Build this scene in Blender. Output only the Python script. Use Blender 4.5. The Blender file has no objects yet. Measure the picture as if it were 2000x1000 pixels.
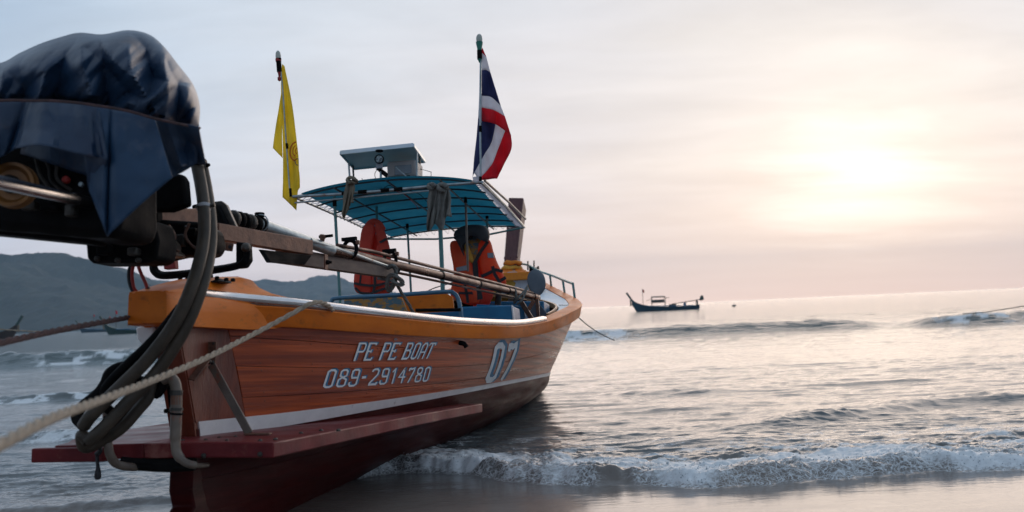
import bpy, bmesh, math, random
import numpy as np
from mathutils import Vector, Matrix
random.seed(7)
np.random.seed(7)
R = math.radians
scene = bpy.context.scene
C = scene.collection

# ------------------------------------------------------------------ camera
F = 1944.0                       # focal length in pixels of a 2000 px wide frame (35 mm lens)
CAMZ = 1.05
PITCH = math.atan(106 / F)
ROLL = math.atan(0.0452)
cam_data = bpy.data.cameras.new('camera')
cam_data.lens = 35.0
cam_data.sensor_width = 36.0
cam_data.clip_start = 0.05
cam_data.clip_end = 40000
cam = bpy.data.objects.new('camera', cam_data)
C.objects.link(cam)
CAM_M = Matrix.Translation((0, 0, CAMZ)) @ Matrix.Rotation(R(90) + PITCH, 4, 'X') @ Matrix.Rotation(-ROLL, 4, 'Z')
cam.matrix_world = CAM_M
cam_data.dof.use_dof = True
cam_data.dof.focus_distance = 6.8
cam_data.dof.aperture_fstop = 2.9
scene.camera = cam

# ------------------------------------------------------------------ world, sun, exposure
SUN_AZ = math.atan(700 / F)      # clockwise from +Y
SUN_EL = R(6.8)
SDIR = Vector((math.sin(SUN_AZ) * math.cos(SUN_EL), math.cos(SUN_AZ) * math.cos(SUN_EL), math.sin(SUN_EL)))
world = bpy.data.worlds.new('World')
scene.world = world
world.use_nodes = True
wn, wl = world.node_tree.nodes, world.node_tree.links
wn.clear()


def N(tree, kind, **kw):
    n = tree.nodes.new(kind)
    for k, v in kw.items():
        if k in ('inputs',):
            for a, b in v.items():
                n.inputs[a].default_value = b
        else:
            setattr(n, k, v)
    return n


def ramp(tree, stops, interp='LINEAR'):
    n = tree.nodes.new('ShaderNodeValToRGB')
    n.color_ramp.interpolation = interp
    el = n.color_ramp.elements
    while len(el) > 1:
        el.remove(el[-1])
    el[0].position = stops[0][0]
    el[0].color = (*stops[0][1], 1)
    for p, c in stops[1:]:
        e = el.new(p)
        e.color = (*c, 1)
    return n


def build_world():
    t = world.node_tree
    L = t.links.new
    tc = N(t, 'ShaderNodeTexCoord')
    sky = N(t, 'ShaderNodeTexSky', sky_type='NISHITA', sun_disc=False)
    sky.sun_elevation = SUN_EL
    sky.sun_rotation = SUN_AZ
    sky.dust_density = 3.0
    skym = N(t, 'ShaderNodeVectorMath', operation='SCALE')
    skym.inputs[3].default_value = 0.05
    L(sky.outputs[0], skym.inputs[0])
    nrm = N(t, 'ShaderNodeVectorMath', operation='NORMALIZE')
    L(tc.outputs['Generated'], nrm.inputs[0])
    dot = N(t, 'ShaderNodeVectorMath', operation='DOT_PRODUCT')
    dot.inputs[1].default_value = SDIR
    L(nrm.outputs[0], dot.inputs[0])
    sep = N(t, 'ShaderNodeSeparateXYZ')
    L(nrm.outputs[0], sep.inputs[0])
    # cloud layer plane coordinates
    zz = N(t, 'ShaderNodeMath', operation='MAXIMUM'); zz.inputs[1].default_value = 0.0
    L(sep.outputs[2], zz.inputs[0])
    za = N(t, 'ShaderNodeMath', operation='ADD'); za.inputs[1].default_value = 0.11
    L(zz.outputs[0], za.inputs[0])
    dx = N(t, 'ShaderNodeMath', operation='DIVIDE'); L(sep.outputs[0], dx.inputs[0]); L(za.outputs[0], dx.inputs[1])
    dy = N(t, 'ShaderNodeMath', operation='DIVIDE'); L(sep.outputs[1], dy.inputs[0]); L(za.outputs[0], dy.inputs[1])
    cmb = N(t, 'ShaderNodeCombineXYZ'); L(dx.outputs[0], cmb.inputs[0]); L(dy.outputs[0], cmb.inputs[1])
    mp = N(t, 'ShaderNodeMapping'); mp.inputs['Rotation'].default_value = (0, 0, R(28)); mp.inputs['Scale'].default_value = (0.55, 1.1, 1)
    L(cmb.outputs[0], mp.inputs[0])
    n1 = N(t, 'ShaderNodeTexNoise', inputs={'Scale': 0.75, 'Detail': 6.0, 'Roughness': 0.55, 'Distortion': 0.6})
    L(mp.outputs[0], n1.inputs['Vector'])
    n2 = N(t, 'ShaderNodeTexNoise', inputs={'Scale': 2.1, 'Detail': 5.0, 'Roughness': 0.6, 'Distortion': 0.3})
    L(mp.outputs[0], n2.inputs['Vector'])
    # angle term perturbed by cloud structure so that the glow breaks up
    nn = N(t, 'ShaderNodeMath', operation='SUBTRACT'); L(n1.outputs['Fac'], nn.inputs[0]); nn.inputs[1].default_value = 0.5
    sb = N(t, 'ShaderNodeVectorMath', operation='SUBTRACT'); L(nrm.outputs[0], sb.inputs[0]); sb.inputs[1].default_value = SDIR
    sq = N(t, 'ShaderNodeVectorMath', operation='MULTIPLY'); L(sb.outputs[0], sq.inputs[0]); sq.inputs[1].default_value = (1.0, 1.0, 1.55)
    ac = N(t, 'ShaderNodeVectorMath', operation='LENGTH'); L(sq.outputs[0], ac.inputs[0])
    acn = N(t, 'ShaderNodeMath', operation='DIVIDE'); acn.inputs[1].default_value = math.pi; L(ac.outputs['Value'], acn.inputs[0])
    pert = N(t, 'ShaderNodeMath', operation='MULTIPLY_ADD'); L(nn.outputs[0], pert.inputs[0]); pert.inputs[1].default_value = 0.13
    L(acn.outputs[0], pert.inputs[2])
    #  angle/180: 0 .. 1
    rp = ramp(t, [(0.0, (0.98, 0.96, 0.92)), (0.018, (0.80, 0.775, 0.735)), (0.036, (0.635, 0.61, 0.59)), (0.075, (0.565, 0.55, 0.55)), (0.11, (0.535, 0.535, 0.56)),
                  (0.167, (0.49, 0.525, 0.575)), (0.22, (0.40, 0.475, 0.565)), (0.27, (0.28, 0.37, 0.485)), (0.40, (0.28, 0.345, 0.42)),
                  (0.65, (0.18, 0.22, 0.285)), (1.0, (0.14, 0.175, 0.23))], 'LINEAR')
    L(pert.outputs[0], rp.inputs[0])
    # streaks
    st = N(t, 'ShaderNodeMapRange'); st.inputs['From Min'].default_value = 0.3; st.inputs['From Max'].default_value = 0.7
    st.inputs['To Min'].default_value = 0.90; st.inputs['To Max'].default_value = 1.085
    L(n2.outputs['Fac'], st.inputs['Value'])
    mul = N(t, 'ShaderNodeVectorMath', operation='SCALE'); L(rp.outputs[0], mul.inputs[0]); L(st.outputs[0], mul.inputs[3])
    # pink band towards the horizon
    e1 = N(t, 'ShaderNodeMath', operation='ABSOLUTE'); L(sep.outputs[2], e1.inputs[0])
    e2 = N(t, 'ShaderNodeMath', operation='MULTIPLY'); e2.inputs[1].default_value = -13.0; L(e1.outputs[0], e2.inputs[0])
    e3 = N(t, 'ShaderNodeMath', operation='EXPONENT'); L(e2.outputs[0], e3.inputs[0])
    hz = ramp(t, [(0.0, (1.22, 0.82, 0.60)), (0.12, (1.20, 0.84, 0.68)), (0.2, (1.06, 0.82, 0.76)), (0.30, (0.78, 0.69, 0.73)), (0.5, (0.38, 0.39, 0.45)), (1.0, (0.17, 0.20, 0.26))])
    L(acn.outputs[0], hz.inputs[0])
    e4 = N(t, 'ShaderNodeMath', operation='MULTIPLY'); e4.inputs[1].default_value = 0.8; L(e3.outputs[0], e4.inputs[0])
    mx = N(t, 'ShaderNodeMix', data_type='RGBA'); L(e4.outputs[0], mx.inputs[0]); L(mul.outputs[0], mx.inputs[6]); L(hz.outputs[0], mx.inputs[7])
    # thin cloud sheet over the clear Nishita sky
    mx2 = N(t, 'ShaderNodeMix', data_type='RGBA'); mx2.inputs[0].default_value = 0.95
    L(skym.outputs[0], mx2.inputs[6]); L(mx.outputs[2], mx2.inputs[7])
    bg = N(t, 'ShaderNodeBackground'); bg.inputs['Strength'].default_value = 1.0
    L(mx2.outputs[2], bg.inputs['Color'])
    out = N(t, 'ShaderNodeOutputWorld'); L(bg.outputs[0], out.inputs['Surface'])


build_world()
sun = bpy.data.lights.new('sun', 'SUN')
sun.energy = 0.7
sun.angle = R(60)
sun.color = (1.0, 0.78, 0.62)
sun_o = bpy.data.objects.new('sun', sun)
sun_o.rotation_euler = SDIR.to_track_quat('Z', 'Y').to_euler()
C.objects.link(sun_o)
scene.view_settings.view_transform = 'Standard'
scene.view_settings.look = 'None'
scene.view_settings.exposure = 0.66
scene.view_settings.gamma = 1.0
scene.view_settings.use_curve_mapping = False
scene.render.engine = 'CYCLES'
scene.cycles.volume_bounces = 1
scene.cycles.max_bounces = 8
scene.cycles.transparent_max_bounces = 12

# ------------------------------------------------------------------ materials


def mat(name, c1, c2=None, scale=8.0, rough=0.6, rough2=None, metal=0.0, bump=0.0, bscale=30.0, stretch=(1, 1, 1), coat=0.0,
        c3=None, c3scale=3.0, c3lo=0.55, c3hi=0.62, detail=6.0, rnd=0.0, coords='Object', trans=0.0, spec=0.5, sheen=0.0, lo=0.35, hi=0.65):
    m = bpy.data.materials.new(name)
    m.use_nodes = True
    t = m.node_tree
    t.nodes.clear()
    L = t.links.new
    bs = N(t, 'ShaderNodeBsdfPrincipled')
    out = N(t, 'ShaderNodeOutputMaterial')
    tc = N(t, 'ShaderNodeTexCoord')
    mp = N(t, 'ShaderNodeMapping')
    mp.inputs['Scale'].default_value = stretch
    L(tc.outputs[coords], mp.inputs[0])
    n1 = N(t, 'ShaderNodeTexNoise', inputs={'Scale': scale, 'Detail': detail, 'Roughness': 0.6})
    L(mp.outputs[0], n1.inputs['Vector'])
    rp = ramp(t, [(lo, c1), (hi, c2 or tuple(x * 0.8 for x in c1))])
    L(n1.outputs['Fac'], rp.inputs[0])
    col = rp.outputs[0]
    if c3:
        n3 = N(t, 'ShaderNodeTexNoise', inputs={'Scale': c3scale, 'Detail': 8.0, 'Roughness': 0.65})
        L(mp.outputs[0], n3.inputs['Vector'])
        r3 = ramp(t, [(c3lo, (0, 0, 0)), (c3hi, (1, 1, 1))])
        L(n3.outputs['Fac'], r3.inputs[0])
        mx = N(t, 'ShaderNodeMix', data_type='RGBA')
        L(r3.outputs[0], mx.inputs[0]); L(col, mx.inputs[6]); mx.inputs[7].default_value = (*c3, 1)
        col = mx.outputs[2]
    if rnd:
        oi = N(t, 'ShaderNodeObjectInfo')
        mr = N(t, 'ShaderNodeMapRange')
        mr.inputs['To Min'].default_value = 1 - rnd; mr.inputs['To Max'].default_value = 1 + rnd
        L(oi.outputs['Random'], mr.inputs['Value'])
        vm = N(t, 'ShaderNodeVectorMath', operation='SCALE'); L(col, vm.inputs[0]); L(mr.outputs[0], vm.inputs[3])
        col = vm.outputs[0]
    L(col, bs.inputs['Base Color'])
    if rough2 is not None:
        mr = N(t, 'ShaderNodeMapRange'); mr.inputs['To Min'].default_value = rough; mr.inputs['To Max'].default_value = rough2
        mr.inputs['From Min'].default_value = 0.3; mr.inputs['From Max'].default_value = 0.7
        n4 = N(t, 'ShaderNodeTexNoise', inputs={'Scale': scale * 0.6, 'Detail': 5.0}); L(mp.outputs[0], n4.inputs['Vector'])
        L(n4.outputs['Fac'], mr.inputs['Value']); L(mr.outputs[0], bs.inputs['Roughness'])
    else:
        bs.inputs['Roughness'].default_value = rough
    bs.inputs['Metallic'].default_value = metal
    bs.inputs['Coat Weight'].default_value = coat
    bs.inputs['Coat Roughness'].default_value = 0.22
    bs.inputs['Specular IOR Level'].default_value = spec
    if bump:
        nb = N(t, 'ShaderNodeTexNoise', inputs={'Scale': bscale, 'Detail': 5.0, 'Roughness': 0.6}); L(mp.outputs[0], nb.inputs['Vector'])
        b = N(t, 'ShaderNodeBump'); b.inputs['Strength'].default_value = bump; b.inputs['Distance'].default_value = 0.01
        L(nb.outputs['Fac'], b.inputs['Height']); L(b.outputs[0], bs.inputs['Normal'])
    sh = bs.outputs[0]
    if trans:
        tl = N(t, 'ShaderNodeBsdfTranslucent'); L(col, tl.inputs['Color'])
        ms = N(t, 'ShaderNodeMixShader'); ms.inputs[0].default_value = trans
        L(sh, ms.inputs[1]); L(tl.outputs[0], ms.inputs[2]); sh = ms.outputs[0]
    L(sh, out.inputs['Surface'])
    m.diffuse_color = (*c1, 1)
    return m


M = {}
M['plank'] = mat('varnished_plank_wood', (0.52, 0.098, 0.024), (0.23, 0.034, 0.010), scale=5, rough=0.24, rough2=0.42, bump=0.12, bscale=12,
                 stretch=(0.20, 0.30, 9), c3=(0.15, 0.024, 0.009), c3scale=3.4, c3lo=0.48, c3hi=0.72, rnd=0.22, spec=0.42)
M['cheek'] = mat('dark_red_wood', (0.21, 0.040, 0.016), (0.12, 0.022, 0.009), scale=5, rough=0.3, rough2=0.5, bump=0.25, bscale=25, stretch=(3, 3, 0.8), coat=0.0,
                 c3=(0.05, 0.015, 0.01), c3scale=3, c3lo=0.6, c3hi=0.7)
M['maroon'] = mat('maroon_bottom_paint', (0.075, 0.008, 0.008), (0.04, 0.005, 0.005), scale=5, spec=0.10, rough=0.32, rough2=0.6, bump=0.2, bscale=30,
                  stretch=(0.5, 0.6, 4), c3=(0.11, 0.03, 0.024), c3scale=5, c3lo=0.62, c3hi=0.72, rnd=0.15)
M['platform'] = mat('faded_maroon_paint', (0.19, 0.026, 0.028), (0.115, 0.015, 0.018), scale=6, spec=0.14, rough=0.28, rough2=0.55, bump=0.15, bscale=35,
                    c3=(0.28, 0.10, 0.08), c3scale=4, c3lo=0.6, c3hi=0.7)
M['white'] = mat('white_stripe_paint', (0.84, 0.80, 0.78), (0.70, 0.66, 0.65), scale=7, rough=0.45, bump=0.1, c3=(0.20, 0.11, 0.08), c3scale=9, c3lo=0.64, c3hi=0.7)
M['orange'] = mat('orange_gloss_paint', (0.84, 0.20, 0.007), (0.72, 0.155, 0.005), scale=3, spec=0.3, rough=0.38, rough2=0.55, bump=0.12, bscale=14, stretch=(1, 3, 3),
                  c3=(0.42, 0.10, 0.012), c3scale=5, c3lo=0.56, c3hi=0.72)
M['steel'] = mat('worn_steel', (0.74, 0.71, 0.70), (0.60, 0.56, 0.54), scale=3, rough=0.20, rough2=0.32, metal=1.0, bump=0.0, stretch=(1, 4, 4), c3=(0.30, 0.17, 0.11), c3scale=2.5, c3lo=0.66, c3hi=0.78)
M['rust'] = mat('rusty_painted_steel', (0.22, 0.105, 0.065), (0.13, 0.06, 0.04), scale=14, rough=0.55, bump=0.3, bscale=60, metal=0.25, c3=(0.08, 0.035, 0.025), c3scale=8, c3lo=0.55, c3hi=0.66)
M['beamgrey'] = mat('weathered_grey_beam', (0.16, 0.12, 0.10), (0.10, 0.075, 0.065), scale=9, rough=0.45, bump=0.1, bscale=30, metal=0.3, stretch=(.6, 3, 3), spec=0.3)
M['brownpipe'] = mat('brown_tube_steel', (0.11, 0.062, 0.045), (0.06, 0.032, 0.025), scale=14, rough=0.25, rough2=0.5, bump=0.15, metal=0.7, c3=(0.17, 0.08, 0.05), c3scale=8, c3lo=0.56, c3hi=0.68)
M['black'] = mat('greasy_black_iron', (0.005, 0.005, 0.006), (0.009, 0.008, 0.008), scale=14, rough=0.5, rough2=0.75, bump=0.25, bscale=30, c3=(0.018, 0.010, 0.008), c3scale=7, c3lo=0.66, c3hi=0.74, spec=0.06)
M['iron'] = mat('dark_cast_metal', (0.09, 0.08, 0.07), (0.04, 0.036, 0.032), scale=18, rough=0.4, metal=0.6, bump=0.4, bscale=60)
M['hose'] = mat('grey_brown_hose', (0.080, 0.060, 0.043), (0.045, 0.036, 0.028), scale=10, spec=0.3, rough=0.4, rough2=0.6, bump=0.15, bscale=40)
M['pvc'] = mat('grimy_pipe', (0.20, 0.155, 0.12), (0.12, 0.09, 0.07), scale=8, rough=0.38, bump=0.15, c3=(0.27, 0.09, 0.05), c3scale=9, c3lo=0.58, c3hi=0.66)
M['tarp'] = mat('navy_tarpaulin', (0.018, 0.048, 0.100), (0.011, 0.030, 0.070), scale=5, rough=0.34, rough2=0.48, bump=0.5, bscale=9, spec=0.45, detail=8, c3=(0.075, 0.036, 0.030), c3scale=2.4, c3lo=0.55, c3hi=0.66)  # brown patches: warm reflections on the cloth, painted into its colour
M['tarpin'] = mat('slate_tarpaulin_side', (0.095, 0.105, 0.14), (0.065, 0.08, 0.11), scale=6, rough=0.45, bump=0.25, bscale=9)
M['rope'] = mat('beige_rope', (0.46, 0.37, 0.28), (0.30, 0.235, 0.175), scale=40, rough=0.85, bump=0.5, bscale=160)
M['darkrope'] = mat('dark_maroon_rope', (0.11, 0.055, 0.055), (0.055, 0.03, 0.03), scale=40, rough=0.85, bump=0.5, bscale=160)
M['greyrope'] = mat('grey_green_rope', (0.17, 0.18, 0.17), (0.10, 0.105, 0.10), scale=50, rough=0.85, bump=0.4, bscale=200)
M['teal'] = mat('teal_painted_tube', (0.05, 0.20, 0.20), (0.10, 0.25, 0.25), scale=18, rough=0.3, bump=0.1, c3=(0.30, 0.16, 0.09), c3scale=12, c3lo=0.6, c3hi=0.68)
M['canopy'] = mat('blue_canopy_sheet', (0.14, 0.46, 0.55), (0.08, 0.37, 0.47), scale=4, rough=0.5, trans=0.72, bump=0.1, detail=8)
M['tube'] = mat('pale_steel_tube', (0.42, 0.48, 0.50), (0.25, 0.30, 0.32), scale=18, rough=0.28, metal=0.6, c3=(0.28, 0.14, 0.08), c3scale=9, c3lo=0.62, c3hi=0.7)
M['darktube'] = mat('dark_roof_rib', (0.03, 0.05, 0.06), (0.05, 0.06, 0.06), scale=12, rough=0.5)
M['bluebox'] = mat('blue_painted_seat', (0.006, 0.16, 0.33), (0.004, 0.115, 0.255), scale=5, rough=0.3, rough2=0.5, bump=0.1)
M['skyblue'] = mat('pale_blue_deck_paint', (0.30, 0.55, 0.72), (0.24, 0.46, 0.64), scale=4, rough=0.35, rough2=0.5, bump=0.08, c3=(0.45, 0.52, 0.55), c3scale=5, c3lo=0.6, c3hi=0.7)
M['bluetube'] = mat('blue_painted_tube', (0.05, 0.16, 0.27), (0.08, 0.20, 0.30), scale=12, rough=0.25, c3=(0.22, 0.22, 0.22), c3scale=12, c3lo=0.62, c3hi=0.7)
M['peel'] = mat('peeling_yellow_board', (0.50, 0.26, 0.055), (0.38, 0.19, 0.05), scale=6, rough=0.6, c3=(0.09, 0.17, 0.21), c3scale=5, c3lo=0.49, c3hi=0.52, bump=0.2, stretch=(2, 2, 4))
M['innerwood'] = mat('inner_wood', (0.18, 0.08, 0.04), (0.09, 0.04, 0.022), scale=7, rough=0.6, stretch=(1, 4, 4), bump=0.2)
M['stem'] = mat('stem_wood', (0.13, 0.050, 0.050), (0.085, 0.03, 0.032), scale=6, rough=0.5, stretch=(3, 3, 0.7), bump=0.2)
M['vest'] = mat('orange_vest_cloth', (0.98, 0.24, 0.10), (0.92, 0.17, 0.07), scale=7, rough=0.7, bump=0.3, bscale=25, trans=0.6)
M['vestred'] = mat('red_vest_cloth', (0.90, 0.13, 0.08), (0.75, 0.09, 0.055), scale=7, rough=0.7, bump=0.25, bscale=25, trans=0.35)
M['strap'] = mat('black_webbing', (0.012, 0.012, 0.016), (0.02, 0.02, 0.024), scale=40, rough=0.6)
M['grey'] = mat('grey_reflective_tape', (0.27, 0.30, 0.34), (0.22, 0.25, 0.29), scale=9, rough=0.35)
M['rag'] = mat('grey_rag_cloth', (0.20, 0.20, 0.18), (0.13, 0.13, 0.12), scale=14, rough=0.9, bump=0.4, bscale=120)
M['ragbrown'] = mat('olive_cloth', (0.25, 0.21, 0.15), (0.15, 0.13, 0.10), scale=14, rough=0.9, bump=0.4, bscale=120)
M['yellow'] = mat('yellow_flag_cloth', (0.95, 0.80, 0.12), (0.90, 0.74, 0.11), scale=3, rough=0.8, trans=0.68)
M['emblem'] = mat('orange_emblem_print', (0.75, 0.24, 0.03), (0.7, 0.22, 0.03), scale=9, rough=0.8, trans=0.4)
M['fred'] = mat('flag_red_cloth', (0.78, 0.04, 0.07), (0.70, 0.035, 0.06), scale=5, rough=0.8, trans=0.6)
M['fwhite'] = mat('flag_white_cloth', (0.86, 0.86, 0.90), (0.80, 0.80, 0.85), scale=5, rough=0.8, trans=0.55)
M['fblue'] = mat('flag_blue_cloth', (0.045, 0.055, 0.19), (0.035, 0.045, 0.15), scale=5, rough=0.8, trans=0.35)
M['panelblue'] = mat('panel_underside', (0.30, 0.52, 0.58), (0.22, 0.42, 0.50), scale=4, rough=0.45, bump=0.05)
M['alu'] = mat('aluminium_trim', (0.68, 0.76, 0.82), (0.58, 0.66, 0.72), scale=6, rough=0.35, metal=0.6)
M['plasticwhite'] = mat('cloudy_plastic', (0.62, 0.56, 0.55), (0.52, 0.48, 0.48), scale=6, rough=0.35, trans=0.35)
M['plasticgrey'] = mat('grey_label_plastic', (0.27, 0.29, 0.33), (0.22, 0.25, 0.29), scale=6, rough=0.45)
M['propgrey'] = mat('grey_propeller_metal', (0.10, 0.125, 0.155), (0.075, 0.10, 0.13), scale=6, rough=0.35, rough2=0.5, metal=0.35, bump=0.05)
M['redpaint'] = mat('red_painted_metal', (0.42, 0.03, 0.02), (0.30, 0.02, 0.02), scale=10, rough=0.4)
M['pulley'] = mat('ochre_pulley_metal', (0.26, 0.11, 0.025), (0.14, 0.06, 0.018), scale=10, rough=0.4, metal=0.3)
M['letter'] = mat('white_lettering_paint', (0.90, 0.90, 0.90), (0.78, 0.78, 0.78), scale=20, rough=0.5, c3=(0.30, 0.20, 0.16), c3scale=30, c3lo=0.63, c3hi=0.7)
M['lettershadow'] = mat('blue_lettering_paint', (0.02, 0.20, 0.36), (0.02, 0.15, 0.28), scale=20, rough=0.5)
M['glass'] = mat('cloudy_lamp_glass', (0.66, 0.70, 0.66), (0.55, 0.60, 0.56), scale=10, rough=0.15, trans=0.4)
M['gauge'] = mat('gauge_face', (0.25, 0.32, 0.34), (0.05, 0.06, 0.07), scale=60, rough=0.2, lo=0.5, hi=0.55)
M['greenplastic'] = mat('green_lamp_plastic', (0.02, 0.22, 0.16), (0.015, 0.16, 0.12), scale=10, rough=0.4)
M['garland'] = mat('orange_garland_cloth', (0.80, 0.26, 0.02), (0.70, 0.20, 0.02), scale=30, rough=0.8, bump=0.5, bscale=60)
M['garlandyel'] = mat('yellow_garland_cloth', (0.72, 0.40, 0.06), (0.60, 0.30, 0.04), scale=30, rough=0.8, bump=0.5, bscale=60)
M['farhull'] = mat('far_boat_dark_paint', (0.02, 0.085, 0.14), (0.018, 0.06, 0.09), scale=2, rough=0.5)
M['fargreen'] = mat('far_boat_green_paint', (0.025, 0.08, 0.065), (0.02, 0.055, 0.055), scale=2, rough=0.5)
M['farbrown'] = mat('far_boat_brown', (0.05, 0.025, 0.018), (0.03, 0.018, 0.014), scale=2, rough=0.6)
M['tarpflap'] = mat('weathered_tarpaulin_corner', (0.018, 0.055, 0.115), (0.015, 0.042, 0.092), scale=3, rough=0.42, rough2=0.55, spec=0.35, bump=0.25, bscale=9, c3=(0.12, 0.13, 0.17), c3scale=1.9, c3lo=0.52, c3hi=0.68)
M['ring'] = mat('brass_hoop', (0.30, 0.16, 0.06), (0.2, 0.1, 0.04), scale=10, rough=0.4, metal=0.4)

# ------------------------------------------------------------------ frames and mesh helpers
RC = np.array(CAM_M.to_3x3())


def ray(px, py):
    v = RC @ np.array([(px - 1000) / F, (500 - py) / F, -1.0])
    return v


def at(px, py, Y):
    """world point on the plane y = Y seen at photo pixel (px, py)"""
    r = ray(px, py)
    return np.array([0, 0, CAMZ]) + r * (Y / r[1])


fwd = ray(1288, 719)
fwd = fwd / np.linalg.norm(fwd)
upw = np.array([0, 0, 1.0])
stb = np.cross(fwd, upw); stb /= np.linalg.norm(stb)
upb = np.cross(stb, fwd)
heel = R(0.7)
stb, upb = stb * math.cos(heel) - upb * math.sin(heel), upb * math.cos(heel) + stb * math.sin(heel)
ORG = at(330, 870, 4.5)
BM = Matrix(((fwd[0], -stb[0], upb[0], ORG[0]), (fwd[1], -stb[1], upb[1], ORG[1]), (fwd[2], -stb[2], upb[2], ORG[2]), (0, 0, 0, 1)))


def P(px, py, s):
    """boat coordinates (forward, starboard, up) of the point of station s seen at photo pixel (px, py)"""
    r = ray(px, py)
    c = np.array([0, 0, CAMZ])
    k = (s + np.dot(ORG - c, fwd)) / np.dot(r, fwd)
    d = c + r * k - ORG
    return np.array([s, np.dot(d, stb), np.dot(d, upb)])


def PY(s, t, z):
    """photo pixel of a boat point"""
    w = ORG + fwd * s + stb * t + upb * z - np.array([0, 0, CAMZ])
    c = RC.T @ w
    return 1000 + F * c[0] / -c[2], 500 - F * c[1] / -c[2]


def tri(p):
    """(s, t, z) -> blender local"""
    return (p[0], -p[1], p[2])


class MB:
    def __init__(self):
        self.v, self.f, self.m = [], [], []
        self.cur = 0

    def add(self, vs, fs):
        k = len(self.v)
        self.v += [tuple(map(float, p)) for p in vs]
        self.f += [tuple(k + i for i in f) for f in fs]
        self.m += [self.cur] * len(fs)
        return self

    def hexa(self, b, t):
        """four bottom points, four top points"""
        return self.add(list(b) + list(t), [(0, 3, 2, 1), (4, 5, 6, 7), (0, 1, 5, 4), (1, 2, 6, 5), (2, 3, 7, 6), (3, 0, 4, 7)])

    def box(self, c, size, rot=None):
        x, y, z = [k / 2 for k in size]
        pts = [np.array(q, float) for q in ((-x, -y, -z), (x, -y, -z), (x, y, -z), (-x, y, -z), (-x, -y, z), (x, -y, z), (x, y, z), (-x, y, z))]
        if rot is not None:
            Rm = np.array(rot)
            pts = [Rm @ q for q in pts]
        pts = [q + np.array(c, float) for q in pts]
        return self.hexa(pts[:4], pts[4:])

    def beam(self, a, b, w, h, up=(0, 0, 1), w2=None, h2=None):
        a, b = np.array(a, float), np.array(b, float)
        d = b - a; d /= np.linalg.norm(d)
        u = np.array(up, float); s_ = np.cross(d, u); s_ /= np.linalg.norm(s_); u = np.cross(s_, d)
        w2 = w if w2 is None else w2; h2 = h if h2 is None else h2
        A = [a + s_ * i * w / 2 + u * j * h / 2 for i, j in ((-1, -1), (1, -1), (1, 1), (-1, 1))]
        B_ = [b + s_ * i * w2 / 2 + u * j * h2 / 2 for i, j in ((-1, -1), (1, -1), (1, 1), (-1, 1))]
        return self.hexa(A, B_)

    def tube(self, path, r, n=10, caps=True, closed=False):
        path = [np.array(p, float) for p in path]
        k = len(path)
        rr = r if hasattr(r, '__len__') else [r] * k
        u = None
        vs = []
        for i, p in enumerate(path):
            if closed:
                d = path[(i + 1) % k] - path[i - 1]
            else:
                d = path[min(i + 1, k - 1)] - path[max(i - 1, 0)]
            d = d / (np.linalg.norm(d) + 1e-12)
            if u is None:
                u = np.cross(d, (0.3, 0.2, 0.93)); u /= np.linalg.norm(u)
            else:
                u = u - d * np.dot(u, d); u /= np.linalg.norm(u)
            w = np.cross(d, u)
            for j in range(n):
                a = 2 * math.pi * j / n
                vs.append(p + (u * math.cos(a) + w * math.sin(a)) * rr[i])
        fs = []
        for i in range(k if closed else k - 1):
            i2 = (i + 1) % k
            for j in range(n):
                fs.append((i * n + j, i * n + (j + 1) % n, i2 * n + (j + 1) % n, i2 * n + j))
        if caps and not closed:
            fs.append(tuple(range(n))[::-1])
            fs.append(tuple((k - 1) * n + j for j in range(n)))
        return self.add(vs, fs)

    def lathe(self, a, axis, prof, n=20):
        """prof: (distance along axis, radius)"""
        a = np.array(a, float); d = np.array(axis, float); d /= np.linalg.norm(d)
        u = np.cross(d, (0.31, 0.22, 0.92)); u /= np.linalg.norm(u); w = np.cross(d, u)
        vs, fs = [], []
        for h, r in prof:
            for j in range(n):
                t = 2 * math.pi * j / n
                vs.append(a + d * h + (u * math.cos(t) + w * math.sin(t)) * max(r, 1e-4))
        for i in range(len(prof) - 1):
            for j in range(n):
                fs.append((i * n + j, i * n + (j + 1) % n, (i + 1) * n + (j + 1) % n, (i + 1) * n + j))
        fs.append(tuple(range(n))[::-1]); fs.append(tuple((len(prof) - 1) * n + j for j in range(n)))
        return self.add(vs, fs)

    def grid(self, G, closed_u=False, flip=False):
        G = np.asarray(G, float)
        a, b = G.shape[:2]
        fs = []
        for i in range(a if closed_u else a - 1):
            i2 = (i + 1) % a
            for j in range(b - 1):
                fs.append((i * b + j, i2 * b + j, i2 * b + j + 1, i * b + j + 1))
        return self.add(G.reshape(-1, 3), fs)

    def slab(self, G, th):
        """closed slab from a grid of points, th = offset vector or per point array"""
        G = np.asarray(G, float)
        a, b = G.shape[:2]
        H = G + np.asarray(th, float)
        n = a * b
        fs = []
        for i in range(a - 1):
            for j in range(b - 1):
                q = (i * b + j, (i + 1) * b + j, (i + 1) * b + j + 1, i * b + j + 1)
                fs.append(q); fs.append(tuple(n + k for k in q[::-1]))
        for i in range(a - 1):
            fs.append((i * b, n + i * b, n + (i + 1) * b, (i + 1) * b))
            fs.append((i * b + b - 1, (i + 1) * b + b - 1, n + (i + 1) * b + b - 1, n + i * b + b - 1))
        for j in range(b - 1):
            fs.append((j, j + 1, n + j + 1, n + j))
            k = (a - 1) * b + j
            fs.append((k, n + k, n + k + 1, k + 1))
        return self.add(np.concatenate([G.reshape(-1, 3), H.reshape(-1, 3)]), fs)

    def prism(self, pts, off):
        """polygon extruded by a vector"""
        n = len(pts)
        a = [np.array(p, float) for p in pts]; b = [p + np.array(off, float) for p in a]
        return self.add(a + b, [tuple(range(n))[::-1], tuple(range(n, 2 * n))] + [(i, (i + 1) % n, n + (i + 1) % n, n + i) for i in range(n)])


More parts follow.
